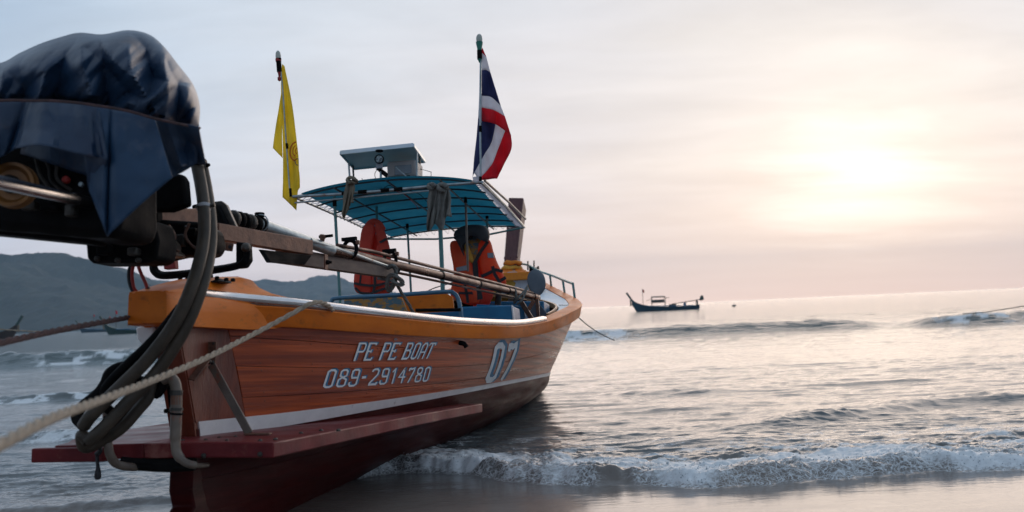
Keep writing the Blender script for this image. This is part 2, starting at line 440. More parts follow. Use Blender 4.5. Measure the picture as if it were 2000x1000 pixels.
def mesh_from(mb, name, mats, frame, base, smooth, recalc=True):
    me = bpy.data.meshes.new(name)
    b = np.array(base, float)
    vs = [np.array(v) - b for v in mb.v]
    if frame == 'boat':
        vs = [(v[0], -v[1], v[2]) for v in vs]
    me.from_pydata([tuple(v) for v in vs], [], mb.f)
    for m in (mats if isinstance(mats, (list, tuple)) else [mats]):
        me.materials.append(m)
    if any(mb.m):
        me.polygons.foreach_set('material_index', mb.m)
    if recalc:
        bm = bmesh.new(); bm.from_mesh(me)
        bmesh.ops.recalc_face_normals(bm, faces=bm.faces)
        bm.to_mesh(me); bm.free()
    if smooth:
        me.polygons.foreach_set('use_smooth', [True] * len(me.polygons))
        try:
            me.set_sharp_from_angle(angle=R(38))
        except Exception:
            pass
    me.update()
    return me


INFO = {}     # object -> (frame, base)


def tag(o, label=None, cat=None, group=None, kind=None):
    if label: o['label'] = label
    if cat: o['category'] = cat
    if group: o['group'] = group
    if kind: o['kind'] = kind
    return o


def place(o, frame, base):
    if frame == 'boat':
        o.matrix_world = BM @ Matrix.Translation((base[0], -base[1], base[2]))
    else:
        o.matrix_world = Matrix.Translation(tuple(map(float, base)))
    INFO[o.name] = (frame, np.array(base, float))


def thing(name, label, cat, base, frame='boat', group=None, kind=None):
    o = bpy.data.objects.new(name, None)
    o.empty_display_size = 0.2
    C.objects.link(o)
    place(o, frame, base)
    return tag(o, label, cat, group, kind)


def obj(name, mb, m, parent=None, frame='boat', base=(0, 0, 0), smooth=True, bevel=0, solid=0, sub=0, label=None, recalc=True, **tags):
    if parent is not None:
        frame, base = INFO[parent.name]
    me = mesh_from(mb, name, m, frame, base, smooth, recalc)
    o = bpy.data.objects.new(name, me)
    C.objects.link(o)
    if parent is not None:
        o.parent = parent
        INFO[o.name] = (frame, base)
    else:
        place(o, frame, base)
    if solid:
        q = o.modifiers.new('thickness', 'SOLIDIFY'); q.thickness = solid; q.offset = 0
    if bevel:
        q = o.modifiers.new('bevel', 'BEVEL'); q.width = bevel; q.segments = 2; q.limit_method = 'ANGLE'; q.angle_limit = R(35)
    if sub:
        q = o.modifiers.new('subdivision', 'SUBSURF'); q.levels = sub; q.render_levels = sub
    tag(o, label, **tags)
    return o


def spline(pts, n=8, closed=False):
    """Catmull-Rom through points, n steps per span"""
    p = [np.array(q, float) for q in pts]
    k = len(p)
    out = []
    for i in range(k if closed else k - 1):
        p0 = p[(i - 1) % k] if closed or i > 0 else 2 * p[0] - p[1]
        p1, p2 = p[i], p[(i + 1) % k]
        p3 = p[(i + 2) % k] if closed or i + 2 < k else 2 * p[-1] - p[-2]
        for j in range(n):
            u = j / n
            out.append(0.5 * (2 * p1 + (p2 - p0) * u + (2 * p0 - 5 * p1 + 4 * p2 - p3) * u * u + (3 * p1 - p0 - 3 * p2 + p3) * u ** 3))
    if not closed:
        out.append(p[-1])
    return out


def herm(xs, ys, x):
    """smooth monotone-ish interpolation of a table"""
    xs, ys = np.asarray(xs, float), np.asarray(ys, float)
    x = np.clip(np.asarray(x, float), xs[0], xs[-1])
    d = np.diff(ys) / np.diff(xs)
    m = np.empty_like(ys)
    m[1:-1] = np.where(d[:-1] * d[1:] > 0, 2 * d[:-1] * d[1:] / (d[:-1] + d[1:] + 1e-12), 0)
    m[0], m[-1] = d[0], d[-1]
    i = np.clip(np.searchsorted(xs, x, side='right') - 1, 0, len(xs) - 2)
    h = xs[i + 1] - xs[i]; u = (x - xs[i]) / h
    return (2 * u ** 3 - 3 * u ** 2 + 1) * ys[i] + (u ** 3 - 2 * u ** 2 + u) * h * m[i] + (-2 * u ** 3 + 3 * u ** 2) * ys[i + 1] + (u ** 3 - u ** 2) * h * m[i + 1]


# value noise on numpy arrays
_perm = np.random.RandomState(3).rand(256, 256)


def vnoise(x, y):
    xi, yi = np.floor(x).astype(int), np.floor(y).astype(int)
    u, v = x - xi, y - yi
    u = u * u * u * (u * (u * 6 - 15) + 10); v = v * v * v * (v * (v * 6 - 15) + 10)
    a = _perm[xi & 255, yi & 255]; b = _perm[(xi + 1) & 255, yi & 255]
    c = _perm[xi & 255, (yi + 1) & 255]; d = _perm[(xi + 1) & 255, (yi + 1) & 255]
    return (a * (1 - u) + b * u) * (1 - v) + (c * (1 - u) + d * u) * v - 0.5


def fbm(x, y, oct=5, gain=0.5, lac=2.03):
    s = np.zeros_like(np.asarray(x, float)); a = 1.0
    for k in range(oct):
        s = s + a * vnoise(x * lac ** k + 17.3 * k, y * lac ** k - 9.1 * k)
        a *= gain
    return s
# ------------------------------------------------------------------ the sea
def ridged(x, y, oct=5):
    s = np.zeros_like(x); a = 1.0
    for k in range(oct):
        n = 1 - np.abs(vnoise(x * 2.05 ** k + 31.7 * k, y * 2.05 ** k + 5.3 * k)) * 4
        s = s + a * np.clip(n, -1, 1); a *= 0.52
    return s


def sstep(a, b, x):
    u = np.clip((x - a) / (b - a), 0, 1)
    return u * u * (3 - 2 * u)


def win(x, a, b, f):
    return sstep(a - f, a + f, x) * (1 - sstep(b - f, b + f, x))


YF_X = [-9, -5, -3.2, -2.0, -0.76, 0.24, 1.17, 2.07, 3.0, 4.5, 8]
YF_Y = [6.3, 6.1, 5.75, 5.9, 6.75, 5.95, 5.72, 5.78, 5.92, 6.2, 6.9]


def sea_fields(X, Y):
    lump = fbm(X * 1.7, Y * 0.2 + 3.1, 4)
    Yf = herm(YF_X, YF_Y, X) + 0.16 * lump + 0.05 * fbm(X * 7, Y * 0.3, 3)
    d = Y - Yf
    A = 0.070 + 0.035 * fbm(X * 0.9 + 4, X * 0 + 1.5, 3)
    A = A * np.where(X < -1.2, 0.55, 1.0)
    # wave front: steep towards the beach, long back
    front = sstep(-0.02, 0.14, d) * np.exp(-np.clip(d - 0.14, 0, None) / 0.9)
    h = A * front
    turb = win(d, 0.03, 1.25, 0.10) * np.exp(-np.clip(d - .4, 0, None) * .9) * np.where(X < -1.3, .25, 1.0)
    bil = np.abs(vnoise(X * 4.3, Y * 6.5)) * 2 + np.abs(vnoise(X * 9.1 + 7, Y * 14)) * 1.1 + np.abs(vnoise(X * 19 + 3, Y * 29)) * .65 + np.abs(vnoise(X * 41, Y * 60 + 5)) * .38
    h = h + turb * (0.033 * (bil - 0.55) + 0.010 * fbm(X * 40, Y * 60, 3))
    back = sstep(0.2, 0.8, d) * np.exp(-np.clip(d - 0.9, 0, None) / 1.9)
    h = h + back * (0.012 * ridged(X * 2.4, Y * 5.5, 5))
    # thin water running up in front of the wave
    h = h + 0.0016 * fbm(X * 2.2, Y * 7, 4) * (d < 0)
    # general chop, growing out to sea
    chop = sstep(0.3, 2.5, d) * (0.6 + 0.4 * sstep(-2.5, -.5, X))
    lod = 1.0 / (1.0 + (Y / 34.0) ** 2)
    wx = X + 0.6 * fbm(X * 0.35, Y * 0.35, 2); wy = Y + 0.5 * fbm(X * 0.3 + 9, Y * 0.3, 2)
    h = h + chop * (0.030 * fbm(wx * 0.55, wy * 1.5, 3) + 0.022 * lod * ridged(wx * 1.0, wy * 3.2, 4) * 0.5 + 0.014 * lod * fbm(wx * 3.6, wy * 9, 4))
    h = h + 0.05 * sstep(10, 30, Y) * fbm(X * 0.16, Y * 0.5, 3)
    foam = np.zeros_like(h)
    # small second and third crests on the right
    def crest(Yc, amp, x0, x1, fx, wf, wb, n=0.25, k=0.8, var=0.5):
        e = Y - (Yc + n * fbm(X * k, X * 0 + Yc, 3))
        return amp * win(X, x0, x1, fx) * np.where(e < 0, np.exp(-(e / wf) ** 2), np.exp(-(e / wb) ** 2)) * (1 + var * fbm(X * 1.1 + Yc, Y * 1.5, 3)), e
    c, e = crest(8.0 + 0.55 * np.clip(X - 1.7, 0, 2.2), 0.050, 1.9, 5.5, 0.35, 0.16, 0.5); h = h + c * (1 + 0.35 * ridged(X * 4, Y * 7, 4) * 0.4)
    c, e = crest(7.2 + 0 * X, 0.028, 0.9, 2.1, 0.3, 0.14, 0.4); h = h + c
    c, e = crest(11.6 + 0 * X, 0.035, 1.2, 3.4, 0.5, 0.22, 0.6); h = h + c
    c, e = crest(13.8 + 0 * X, 0.03, 4.0, 8.5, 1.0, 0.3, 0.7); h = h + c
    # swells that stand up further out
    c, e = crest(32 - 0.04 * X, 0.34, 0.6, 11.4, 1.2, 0.75, 2.0, 0.5, 0.25, 0.2); h = h + c * (1 + 0.1 * fbm(X * 2, Y * 2, 4))
    foam = np.maximum(foam, win(X, 1.0, 3.8, 0.5) * win(e, -2.2, 0.1, 0.4) * sstep(-0.35, 0.25, fbm(X * 2.2, Y * 3, 5)))
    c, e = crest(30.5 + 0 * X, 0.34, 12.3, 24.0, 1.0, 0.7, 1.8, 0.6, 0.3, 0.2); h = h + c * (1 + 0.15 * fbm(X * 2, Y * 2, 4))
    foam = np.maximum(foam, win(X, 12.6, 15.2, 0.6) * win(e, -0.9, 0.1, 0.3) * sstep(0.0, 0.35, fbm(X * 2.2, Y * 3, 5)))
    foam = np.maximum(foam, 0.7 * win(X, 13.0, 24.0, 1.0) * win(e, -4.0, -3.0, 0.5) * sstep(0.05, 0.4, fbm(X * 1.2, Y * 3, 5)))
    c, e = crest(31.5 + 0.02 * X, 0.36, -18.5, -9.5, 1.3, 0.8, 1.8, 0.6, 0.3, 0.25); h = h + c * (1 + 0.2 * fbm(X * 2, Y * 2, 4))
    foam = np.maximum(foam, win(X, -14.6, -11.6, 0.5) * win(e, -1.3, -0.1, 0.3) * sstep(-0.1, 0.25, fbm(X * 1.9, Y * 3, 5)))
    c, e = crest(15.3 + 0 * X, 0.095, -12.0, -4.5, 1.0, 0.22, 0.7, 0.4, 0.5); h = h + c * (1 + 0.3 * ridged(X * 3, Y * 5, 4) * 0.4)
    foam = np.maximum(foam, 0.9 * win(X, -9.5, -5.6, 0.5) * win(e, -0.45, 0.08, 0.15) * sstep(-0.05, 0.35, fbm(X * 3.5, Y * 6, 5)))
    c, e = crest(9.9 + 0 * X, 0.06, -7.5, -3.3, 0.7, 0.15, 0.5, 0.3, 0.7); h = h + c * (1 + 0.3 * ridged(X * 4, Y * 7, 4) * 0.4)
    foam = np.maximum(foam, 0.8 * win(X, -6.6, -3.6, 0.4) * win(e, -0.3, 0.05, 0.1) * sstep(0.0, 0.4, fbm(X * 4, Y * 8, 5)))
    # foam of the near breaker
    b1 = win(d, -0.01, 0.72, 0.08) * (0.40 + 0.60 * sstep(-0.35, 0.30, fbm(X * 2.2, Y * 4.2, 6)))
    b1 = b1 * (1 - 0.95 * np.exp(-((X - 0.55) / 0.22) ** 2) * (d < 0.25) * (d > -0.1))
    b2 = 0.80 * sstep(0.1, 0.5, d) * (1 - sstep(0.9, 2.6, d)) * sstep(-0.1, 0.5, fbm(X * 6, Y * 13, 6) + 0.35 * fbm(X * 1.1, Y * 1.1, 2))
    nearfoam = np.maximum(b1, b2)
    nearfoam = nearfoam * np.where(X < -1.4, 0.12, 1.0)
    foam = np.maximum(foam, nearfoam)
    return h, foam, d


def build_sea():
    nu, nv = 1000, 700
    Y0, Y1 = 3.0, 62.0
    # rows packed around the breaker, then spreading geometrically
    v = np.linspace(0, 1, nv)
    Yr = np.interp(v, [0, 0.08, 0.42, 0.66, 1.0], [3.0, 5.4, 8.6, 16.0, 62.0])
    k = np.ones(9) / 9
    Yr[4:-4] = np.convolve(Yr, k, 'same')[4:-4]
    u = np.linspace(-1, 1, nu)
    W = 0.66 * Yr + 1.2
    X = u[None, :] * W[:, None]
    Yg = np.repeat(Yr[:, None], nu, 1)
    h, foam, d = sea_fields(X, Yg)
    edge = np.minimum(sstep(0, 0.04, 1 - np.abs(u))[None, :] * np.ones((nv, 1)), (1 - sstep(0.93, 1.0, v))[:, None]) * sstep(0, 0.02, v)[:, None]
    h = h * edge
    co = np.stack([X, Yg, h], -1).reshape(-1, 3)
    idx = np.arange(nu * nv).reshape(nv, nu)
    q = np.stack([idx[:-1, :-1], idx[:-1, 1:], idx[1:, 1:], idx[1:, :-1]], -1).reshape(-1, 4)
    B_ = 3600.0
    ext = [(-B_, -200, 0), (-B_, Y0, 0), (-B_, Y1, 0), (-B_, B_, 0), (B_, B_, 0), (B_, Y1, 0), (B_, Y0, 0), (B_, -200, 0)]
    n0 = len(co)
    co = np.concatenate([co, np.array(ext, float)])
    e = [n0 + i for i in range(8)]
    left = list(idx[:, 0]); right = list(idx[:, -1]); top = list(idx[-1, :]); bot = list(idx[0, :])
    ng = [[e[1]] + left + [e[2]],                       # left side
          right + [e[5], e[6]],
          [e[2]] + top + [e[5], e[4], e[3]],
          [e[0]] + [e[7], e[6]] + bot[::-1] + [e[1]]]
    me = bpy.data.meshes.new('sea')
    nq = len(q)
    loops = np.concatenate([q.reshape(-1)] + [np.array(p) for p in ng])
    me.vertices.add(len(co)); me.vertices.foreach_set('co', co.reshape(-1).astype(np.float32))
    me.loops.add(len(loops)); me.loops.foreach_set('vertex_index', loops.astype(np.int32))
    ls = np.concatenate([np.arange(nq) * 4, nq * 4 + np.cumsum([0] + [len(p) for p in ng[:-1]])])
    me.polygons.add(nq + 4)
    me.polygons.foreach_set('loop_start', ls.astype(np.int32))
    me.update(calc_edges=True)
    me.validate()
    at_ = me.attributes.new('foam', 'FLOAT', 'POINT')
    fv = np.concatenate([(foam * edge).reshape(-1), np.zeros(8)])
    at_.data.foreach_set('value', fv.astype(np.float32))
    me.polygons.foreach_set('use_smooth', [True] * len(me.polygons))
    o = bpy.data.objects.new('sea', me)
    C.objects.link(o)
    o['kind'] = 'structure'
    o['label'] = 'grey green sea with small breaking waves'
    # material
    m = bpy.data.materials.new('sea_water'); m.use_nodes = True
    t = m.node_tree; t.nodes.clear(); L = t.links.new
    bs = N(t, 'ShaderNodeBsdfPrincipled'); out = N(t, 'ShaderNodeOutputMaterial')
    geo = N(t, 'ShaderNodeNewGeometry')
    sep = N(t, 'ShaderNodeSeparateXYZ'); L(geo.outputs['Position'], sep.inputs[0])
    # sand shows through the thin water at the beach edge
    sh = N(t, 'ShaderNodeMapRange', interpolation_type='SMOOTHSTEP')
    sh.inputs['From Min'].default_value = 5.2; sh.inputs['From Max'].default_value = 7.4
    L(sep.outputs[1], sh.inputs['Value'])
    ns = N(t, 'ShaderNodeTexNoise', inputs={'Scale': 1.1, 'Detail': 6.0}); L(geo.outputs['Position'], ns.inputs['Vector'])
    sand = ramp(t, [(0.35, (0.27, 0.23, 0.20)), (0.65, (0.19, 0.165, 0.15))]); L(ns.outputs['Fac'], sand.inputs[0])
    deep = ramp(t, [(0.0, (0.12, 0.135, 0.14)), (1.0, (0.05, 0.085, 0.09))])
    sd = N(t, 'ShaderNodeMapRange'); sd.inputs['From Min'].default_value = 7; sd.inputs['From Max'].default_value = 26; L(sep.outputs[1], sd.inputs['Value'])
    L(sd.outputs[0], deep.inputs[0])
    mx = N(t, 'ShaderNodeMix', data_type='RGBA'); L(sh.outputs[0], mx.inputs[0]); L(sand.outputs[0], mx.inputs[6]); L(deep.outputs[0], mx.inputs[7])
    # foam
    fa = N(t, 'ShaderNodeAttribute', attribute_name='foam')
    mpf = N(t, 'ShaderNodeMapping'); mpf.inputs['Scale'].default_value = (1, 1.7, 1); L(geo.outputs['Position'], mpf.inputs[0])
    nf = N(t, 'ShaderNodeTexNoise', inputs={'Scale': 34.0, 'Detail': 5.0, 'Roughness': 0.7}); L(mpf.outputs[0], nf.inputs['Vector'])
    vf = N(t, 'ShaderNodeTexVoronoi', inputs={'Scale': 60.0}); vf.feature = 'DISTANCE_TO_EDGE'; L(mpf.outputs[0], vf.inputs['Vector'])
    ad = N(t, 'ShaderNodeMath', operation='MULTIPLY_ADD'); L(nf.outputs['Fac'], ad.inputs[0]); ad.inputs[1].default_value = 1.15; ad.inputs[2].default_value = -0.70
    wn_ = N(t, 'ShaderNodeTexNoise', inputs={'Scale': 3.0, 'Detail': 4.0}); L(mpf.outputs[0], wn_.inputs['Vector'])
    wv = N(t, 'ShaderNodeVectorMath', operation='MULTIPLY_ADD'); L(wn_.outputs['Color'], wv.inputs[0]); wv.inputs[1].default_value = (.35, .35, .35); L(mpf.outputs[0], wv.inputs[2])
    v2 = N(t, 'ShaderNodeTexVoronoi', inputs={'Scale': 16.0}); v2.feature = 'DISTANCE_TO_EDGE'; L(wv.outputs[0], v2.inputs['Vector'])
    v3 = N(t, 'ShaderNodeTexVoronoi', inputs={'Scale': 44.0}); v3.feature = 'DISTANCE_TO_EDGE'; L(wv.outputs[0], v3.inputs['Vector'])
    mn = N(t, 'ShaderNodeMath', operation='MINIMUM'); L(v2.outputs['Distance'], mn.inputs[0]); L(v3.outputs['Distance'], mn.inputs[1])
    lc = N(t, 'ShaderNodeMapRange', interpolation_type='SMOOTHSTEP'); lc.inputs['From Min'].default_value = 0.0; lc.inputs['From Max'].default_value = 0.10
    lc.inputs['To Min'].default_value = 0.42; lc.inputs['To Max'].default_value = -0.12; L(mn.outputs[0], lc.inputs['Value'])
    lw = N(t, 'ShaderNodeMapRange'); lw.inputs['From Min'].default_value = 0.35; lw.inputs['From Max'].default_value = 0.75; lw.inputs['To Min'].default_value = 1.0; lw.inputs['To Max'].default_value = 0.08; L(fa.outputs['Fac'], lw.inputs['Value'])
    a1 = N(t, 'ShaderNodeMath', operation='MULTIPLY_ADD'); L(lc.outputs[0], a1.inputs[0]); L(lw.outputs[0], a1.inputs[1]); L(ad.outputs[0], a1.inputs[2])
    a2 = N(t, 'ShaderNodeMath', operation='ADD'); L(a1.outputs[0], a2.inputs[0]); L(fa.outputs['Fac'], a2.inputs[1])
    fr = N(t, 'ShaderNodeMapRange', interpolation_type='SMOOTHSTEP'); fr.inputs['From Min'].default_value = 0.18; fr.inputs['From Max'].default_value = 0.85
    fr.inputs['To Max'].default_value = 0.9
    L(a2.outputs[0], fr.inputs['Value'])
    gate = N(t, 'ShaderNodeMapRange'); gate.inputs['From Min'].default_value = 0.03; gate.inputs['From Max'].default_value = 0.25; L(fa.outputs['Fac'], gate.inputs['Value'])
    fm = N(t, 'ShaderNodeMath', operation='MULTIPLY'); L(fr.outputs[0], fm.inputs[0]); L(gate.outputs[0], fm.inputs[1])
    m2 = N(t, 'ShaderNodeMix', data_type='RGBA'); L(fm.outputs[0], m2.inputs[0]); L(mx.outputs[2], m2.inputs[6]); m2.inputs[7].default_value = (0.84, 0.89, 0.92, 1)
    L(m2.outputs[2], bs.inputs['Base Color'])
    rr = N(t, 'ShaderNodeMapRange'); rr.inputs['To Min'].default_value = 0.10; rr.inputs['To Max'].default_value = 0.5; L(fm.outputs[0], rr.inputs['Value'])
    L(rr.outputs[0], bs.inputs['Roughness'])
    bs.inputs['IOR'].default_value = 1.33
    # ripples too small for the mesh
    mpb = N(t, 'ShaderNodeMapping'); mpb.inputs['Scale'].default_value = (1, 2.6, 1); L(geo.outputs['Position'], mpb.inputs[0])
    nb1 = N(t, 'ShaderNodeTexNoise', inputs={'Scale': 9.0, 'Detail': 6.0, 'Roughness': 0.6, 'Distortion': 0.4}); L(mpb.outputs[0], nb1.inputs['Vector'])
    nb2 = N(t, 'ShaderNodeTexNoise', inputs={'Scale': 0.9, 'Detail': 4.0, 'Roughness': 0.6}); L(mpb.outputs[0], nb2.inputs['Vector'])
    ca = N(t, 'ShaderNodeMapRange'); ca.inputs['From Min'].default_value = 5.5; ca.inputs['From Max'].default_value = 8.5
    ca.inputs['To Min'].default_value = 0.12; ca.inputs['To Max'].default_value = 0.55; L(sep.outputs[1], ca.inputs['Value'])
    b1 = N(t, 'ShaderNodeBump'); b1.inputs['Distance'].default_value = 0.012; L(ca.outputs[0], b1.inputs['Strength']); L(nb1.outputs['Fac'], b1.inputs['Height'])
    farw = N(t, 'ShaderNodeMapRange'); farw.inputs['From Min'].default_value = 14; farw.inputs['From Max'].default_value = 60
    farw.inputs['To Max'].default_value = 1.0; L(sep.outputs[1], farw.inputs['Value'])
    b2 = N(t, 'ShaderNodeBump'); b2.inputs['Distance'].default_value = 0.32; L(farw.outputs[0], b2.inputs['Strength']); L(nb2.outputs['Fac'], b2.inputs['Height'])
    L(b1.outputs[0], b2.inputs['Normal']); L(b2.outputs[0], bs.inputs['Normal'])
    L(bs.outputs[0], out.inputs['Surface'])
    me.materials.append(m)
    return o


sea = build_sea()


def foam_spray():
    """froth lumps and drops thrown up along the breaker"""
    n = 3000
    rs = np.random.RandomState(11)
    x = rs.uniform(-1.2, 4.6, n)
    lump = rs.rand(n)
    yf = herm(YF_X, YF_Y, x) + 0.16 * fbm(x * 1.7, herm(YF_X, YF_Y, x) * 0.2 + 3.1, 4)
    y = yf + np.abs(rs.normal(0.10, 0.22, n))
    h, f, d = sea_fields(x, y)
    keep = (f > 0.25 + 0.35 * lump) & (d > 0.0)
    x, y, h, d = x[keep], y[keep], h[keep], d[keep]
    r = np.exp(rs.normal(-6.0, 0.40, len(x)))
    z = h + rs.rand(len(x)) ** 3 * 0.022 * (d < 0.5)
    mb = MB()
    ico = bmesh.new(); bmesh.ops.create_icosphere(ico, subdivisions=1, radius=1.0)
    iv = np.array([v.co[:] for v in ico.verts]); fi = [tuple(v.index for v in f_.verts) for f_ in ico.faces]; ico.free()
    V, Fc = [], []
    for i in range(len(x)):
        k = i * len(iv)
        sc = r[i] * (0.6 + 0.8 * rs.rand(3))
        V.append(iv * sc + np.array([x[i], y[i], z[i]]))
        Fc += [(a + k, b + k, c + k) for a, b, c in fi]
    me = bpy.data.meshes.new('sea_foam')
    me.from_pydata(np.concatenate(V).tolist(), [], Fc)
    me.polygons.foreach_set('use_smooth', [True] * len(me.polygons))
    m = mat('froth', (0.66, 0.71, 0.75), (0.55, 0.61, 0.66), scale=12, rough=0.35, trans=0.25)
    me.materials.append(m)
    o = bpy.data.objects.new('sea_foam', me); C.objects.link(o)
    tag(o, 'white froth along the breaking wave nearest the beach', None, None, 'stuff')


foam_spray()

# ------------------------------------------------------------------ hills across the bay
def hill(name, ridge_px, Y, depth, label, m, seed, foot_px):
    """ridge_px: photo pixels of the skyline, built as solid terrain with its crest at distance Y"""
    xs = np.array([p[0] for p in ridge_px], float); ys = np.array([p[1] for p in ridge_px], float)
    pts = np.array([at(a, b, Y) for a, b in ridge_px])
    n, k = 420, 40
    X = np.linspace(pts[0, 0], pts[-1, 0], n)
    H = np.maximum(herm(pts[:, 0], pts[:, 2], X), 0.0)
    rows = []
    rs = seed * 13.7
    for j in range(k):
        v = j / (k - 1)                         # 0 = near shore, 0.6 = crest, 1 = far shore
        prof = np.sin(np.clip(v / 0.6, 0, 1) * math.pi / 2) ** 0.9 if v <= 0.6 else math.cos((v - 0.6) / 0.4 * math.pi / 2) ** 0.8
        yy = Y + (v - 0.6) * depth + 0 * X
        rel = fbm(X * 0.005 + rs, yy * 0.005, 5)
        z = H * prof * (1 + (0.55 * rel if v < 0.6 else 0) * (1 - abs(v - 0.6)) * (0 if abs(v - 0.6) < 0.03 else 1))
        z = z + (2.2 * np.random.rand(n) + 5 * vnoise(X * 0.09 + seed, yy * 0.07)) * min(1, prof * 3) * np.clip(H / 25, 0, 1)
        rows.append(np.stack([X, yy, np.where(H * prof < 0.5, -3.0, z)], -1))
    mb = MB().grid(np.array(rows))
    return obj(name, mb, m, frame='world', base=(float(pts[0, 0]), Y, 0), smooth=False, label=label, kind='structure', recalc=False)


M['forest'] = mat('forested_hillside', (0.008, 0.018, 0.016), (0.020, 0.034, 0.026), scale=0.02, rough=0.9, bump=0.0, detail=12, c3=(0.05, 0.06, 0.05), c3scale=0.006, c3lo=0.68, c3hi=0.72)
hill('hill', [(-500, 560), (-340, 520), (-150, 498), (0, 500), (80, 496), (130, 500), (200, 518), (260, 538), (300, 560), (345, 585), (400, 602), (470, 612), (560, 618), (640, 622), (700, 619)], 1500, 700, 'near forested hill across the bay', M['forest'], 1, 640)
hill('hill', [(-300, 600), (60, 560), (250, 556), (400, 552), (480, 552), (520, 547), (560, 552), (610, 549), (650, 548), (700, 556), (760, 570), (830, 586), (900, 600), (960, 606)], 2600, 900, 'far forested ridge across the bay', M['forest'], 2, 640)

# ------------------------------------------------------------------ sea haze
hb = MB().box((0, 0, 0), (7400, 7400, 1))
hv = [(x * 1.0, y * 1.0, (-2.0 if z < 0 else 165.0)) for x, y, z in hb.v]
hb.v = hv
HZ = obj('haze', hb, M['forest'], frame='world', smooth=False, kind='stuff', label='thin pale haze over the bay')
hm = bpy.data.materials.new('haze_air'); hm.use_nodes = True
ht = hm.node_tree; ht.nodes.clear()
pv = N(ht, 'ShaderNodeVolumePrincipled'); ho = N(ht, 'ShaderNodeOutputMaterial')
pv.inputs['Color'].default_value = (0.62, 0.82, 1.0, 1)
pv.inputs['Density'].default_value = 0.00021
pv.inputs['Anisotropy'].default_value = 0.0
ht.links.new(pv.outputs[0], ho.inputs['Volume'])
HZ.data.materials.clear(); HZ.data.materials.append(hm)
# ------------------------------------------------------------------ the long-tail boat: hull
TC = 0.07                 # the boat's centre line lies this far to starboard of the measuring axis
KS = [-0.25, 0, .5, 1, 2, 3, 4, 5, 6, 7, 8, 9, 10, 10.8]
LV = {   # level: (half breadth + TC, height, start, end)
    'sheer': ([.125, .135, .35, .55, .85, 1.07, 1.23, 1.34, 1.37, 1.265, 1.065, .775, .40, .10],
              [.622, .635, .632, .618, .604, .624, .70, .828, .946, 1.081, 1.224, 1.411, 1.654, 1.88], -0.22, 10.8),
    'stripe': ([.125, .13, .27, .43, .67, .83, .95, 1.02, 1.03, .96, .82, .58, .25, .09],
               [.07, .07, .08, .10, .14, .175, .21, .235, .25, .26, .28, .32, .40, .50], 0.0, 10.15),
    'wl': ([.105, .105, .11, .12, .19, .34, .50, .60, .66, .69, .66, .50, .20, .085],
           [-.50, -.50, -.48, -.455, -.39, -.325, -.26, -.195, -.13, -.065, 0, .065, .13, .2], 0.12, 9.7),
    'keel': ([.085] * 14, [-.86, -.86, -.86, -.85, -.85, -.84, -.83, -.82, -.80, -.75, -.65, -.45, -.10, .1], 0.05, 9.2)}


def level(nm, u):
    b, z, s0, s1 = LV[nm]
    s = s0 + (s1 - s0) * u
    return np.stack([s, herm(KS, b, s) if nm != 'keel' else 0 * s + .085, herm(KS, z, s)], -1)


def hull_pt(u, v, side=1):
    """u 0 stern..1 bow, v 0 keel, 1 waterline, 2 stripe top, 3 sheer"""
    u = np.asarray(u, float); v = np.asarray(v, float)
    k, w, t, h = level('keel', u), level('wl', u), level('stripe', u), level('sheer', u)
    V = v[..., None]
    # quadratic bulge between the levels: full below, gently flared above
    seg0 = k + (w - k) * V
    seg1 = w + (t - w) * (V - 1)
    seg2 = t + (h - t) * (V - 2)
    p = np.where(V < 1, seg0, np.where(V < 2, seg1, seg2))
    x = np.clip(V - 1, 0, 1); x2 = np.clip(V - 2, 0, 1)
    bul = 0.10 * np.sin(math.pi * np.clip(x, 0, 1)) * (V < 2) + 0.028 * np.sin(math.pi * x2) * (V >= 2)
    fade = np.sin(math.pi * np.clip(u, 0, 1))[..., None] ** 0.7
    p = p + np.array([0, 1, 0]) * bul * fade
    if side < 0:
        p = p.copy(); p[..., 1] = 2 * TC - p[..., 1]
    return p


BOAT = thing('longtail_boat', 'orange banded varnished wooden long-tail boat beached stern first in the shallows', 'boat', (0, 0, -0.8))
US = np.linspace(0, 1, 90)


def strake(name, v0, v1, m, parent, u0=0.0, u1=1.0, side=1, out=0.0, th=0.022, nu=70, nv=3, gap=0.0015, lo=None, hi=None, **k):
    u = np.linspace(u0, u1, nu)
    G = []
    for j in range(nv):
        f = j / (nv - 1)
        a = v0(u) if callable(v0) else v0 + 0 * u
        b = v1(u) if callable(v1) else v1 + 0 * u
        g = hull_pt(u, a + (b - a) * f, side)
        G.append(g)
    G = np.array(G)
    G[..., 1] += side * out
    # shrink each strake a little so that the joints open up
    c = (G[0] + G[-1]) / 2
    dv = G[-1] - G[0]; ln = np.linalg.norm(dv, axis=1, keepdims=True)
    G[0] += dv / ln * gap; G[-1] -= dv / ln * gap
    mb = MB().slab(G, (0, -side * th, 0))
    return obj(name, mb, m, parent, **k)


hull = obj('hull', MB().grid(np.array([hull_pt(US, np.full_like(US, v), 1) + np.array([0, -0.030, 0]) for v in np.linspace(0, 3, 25)])), M['innerwood'], BOAT, recalc=False)
obj('inner_skin', MB().grid(np.array([hull_pt(US, np.full_like(US, v), -1) + np.array([0, 0.030, 0]) for v in np.linspace(0, 3, 25)])), M['innerwood'], hull, recalc=False)
# planks from the white stripe up to the sheer: the seams run almost level aft and sweep up forward
PB = [2.0, 2.16, 2.38, 2.63, 2.87, 3.0]


def seam(c):
    return lambda u: c + 0.62 * (c - 2) * (3 - c) * np.exp(-(u / 0.13))


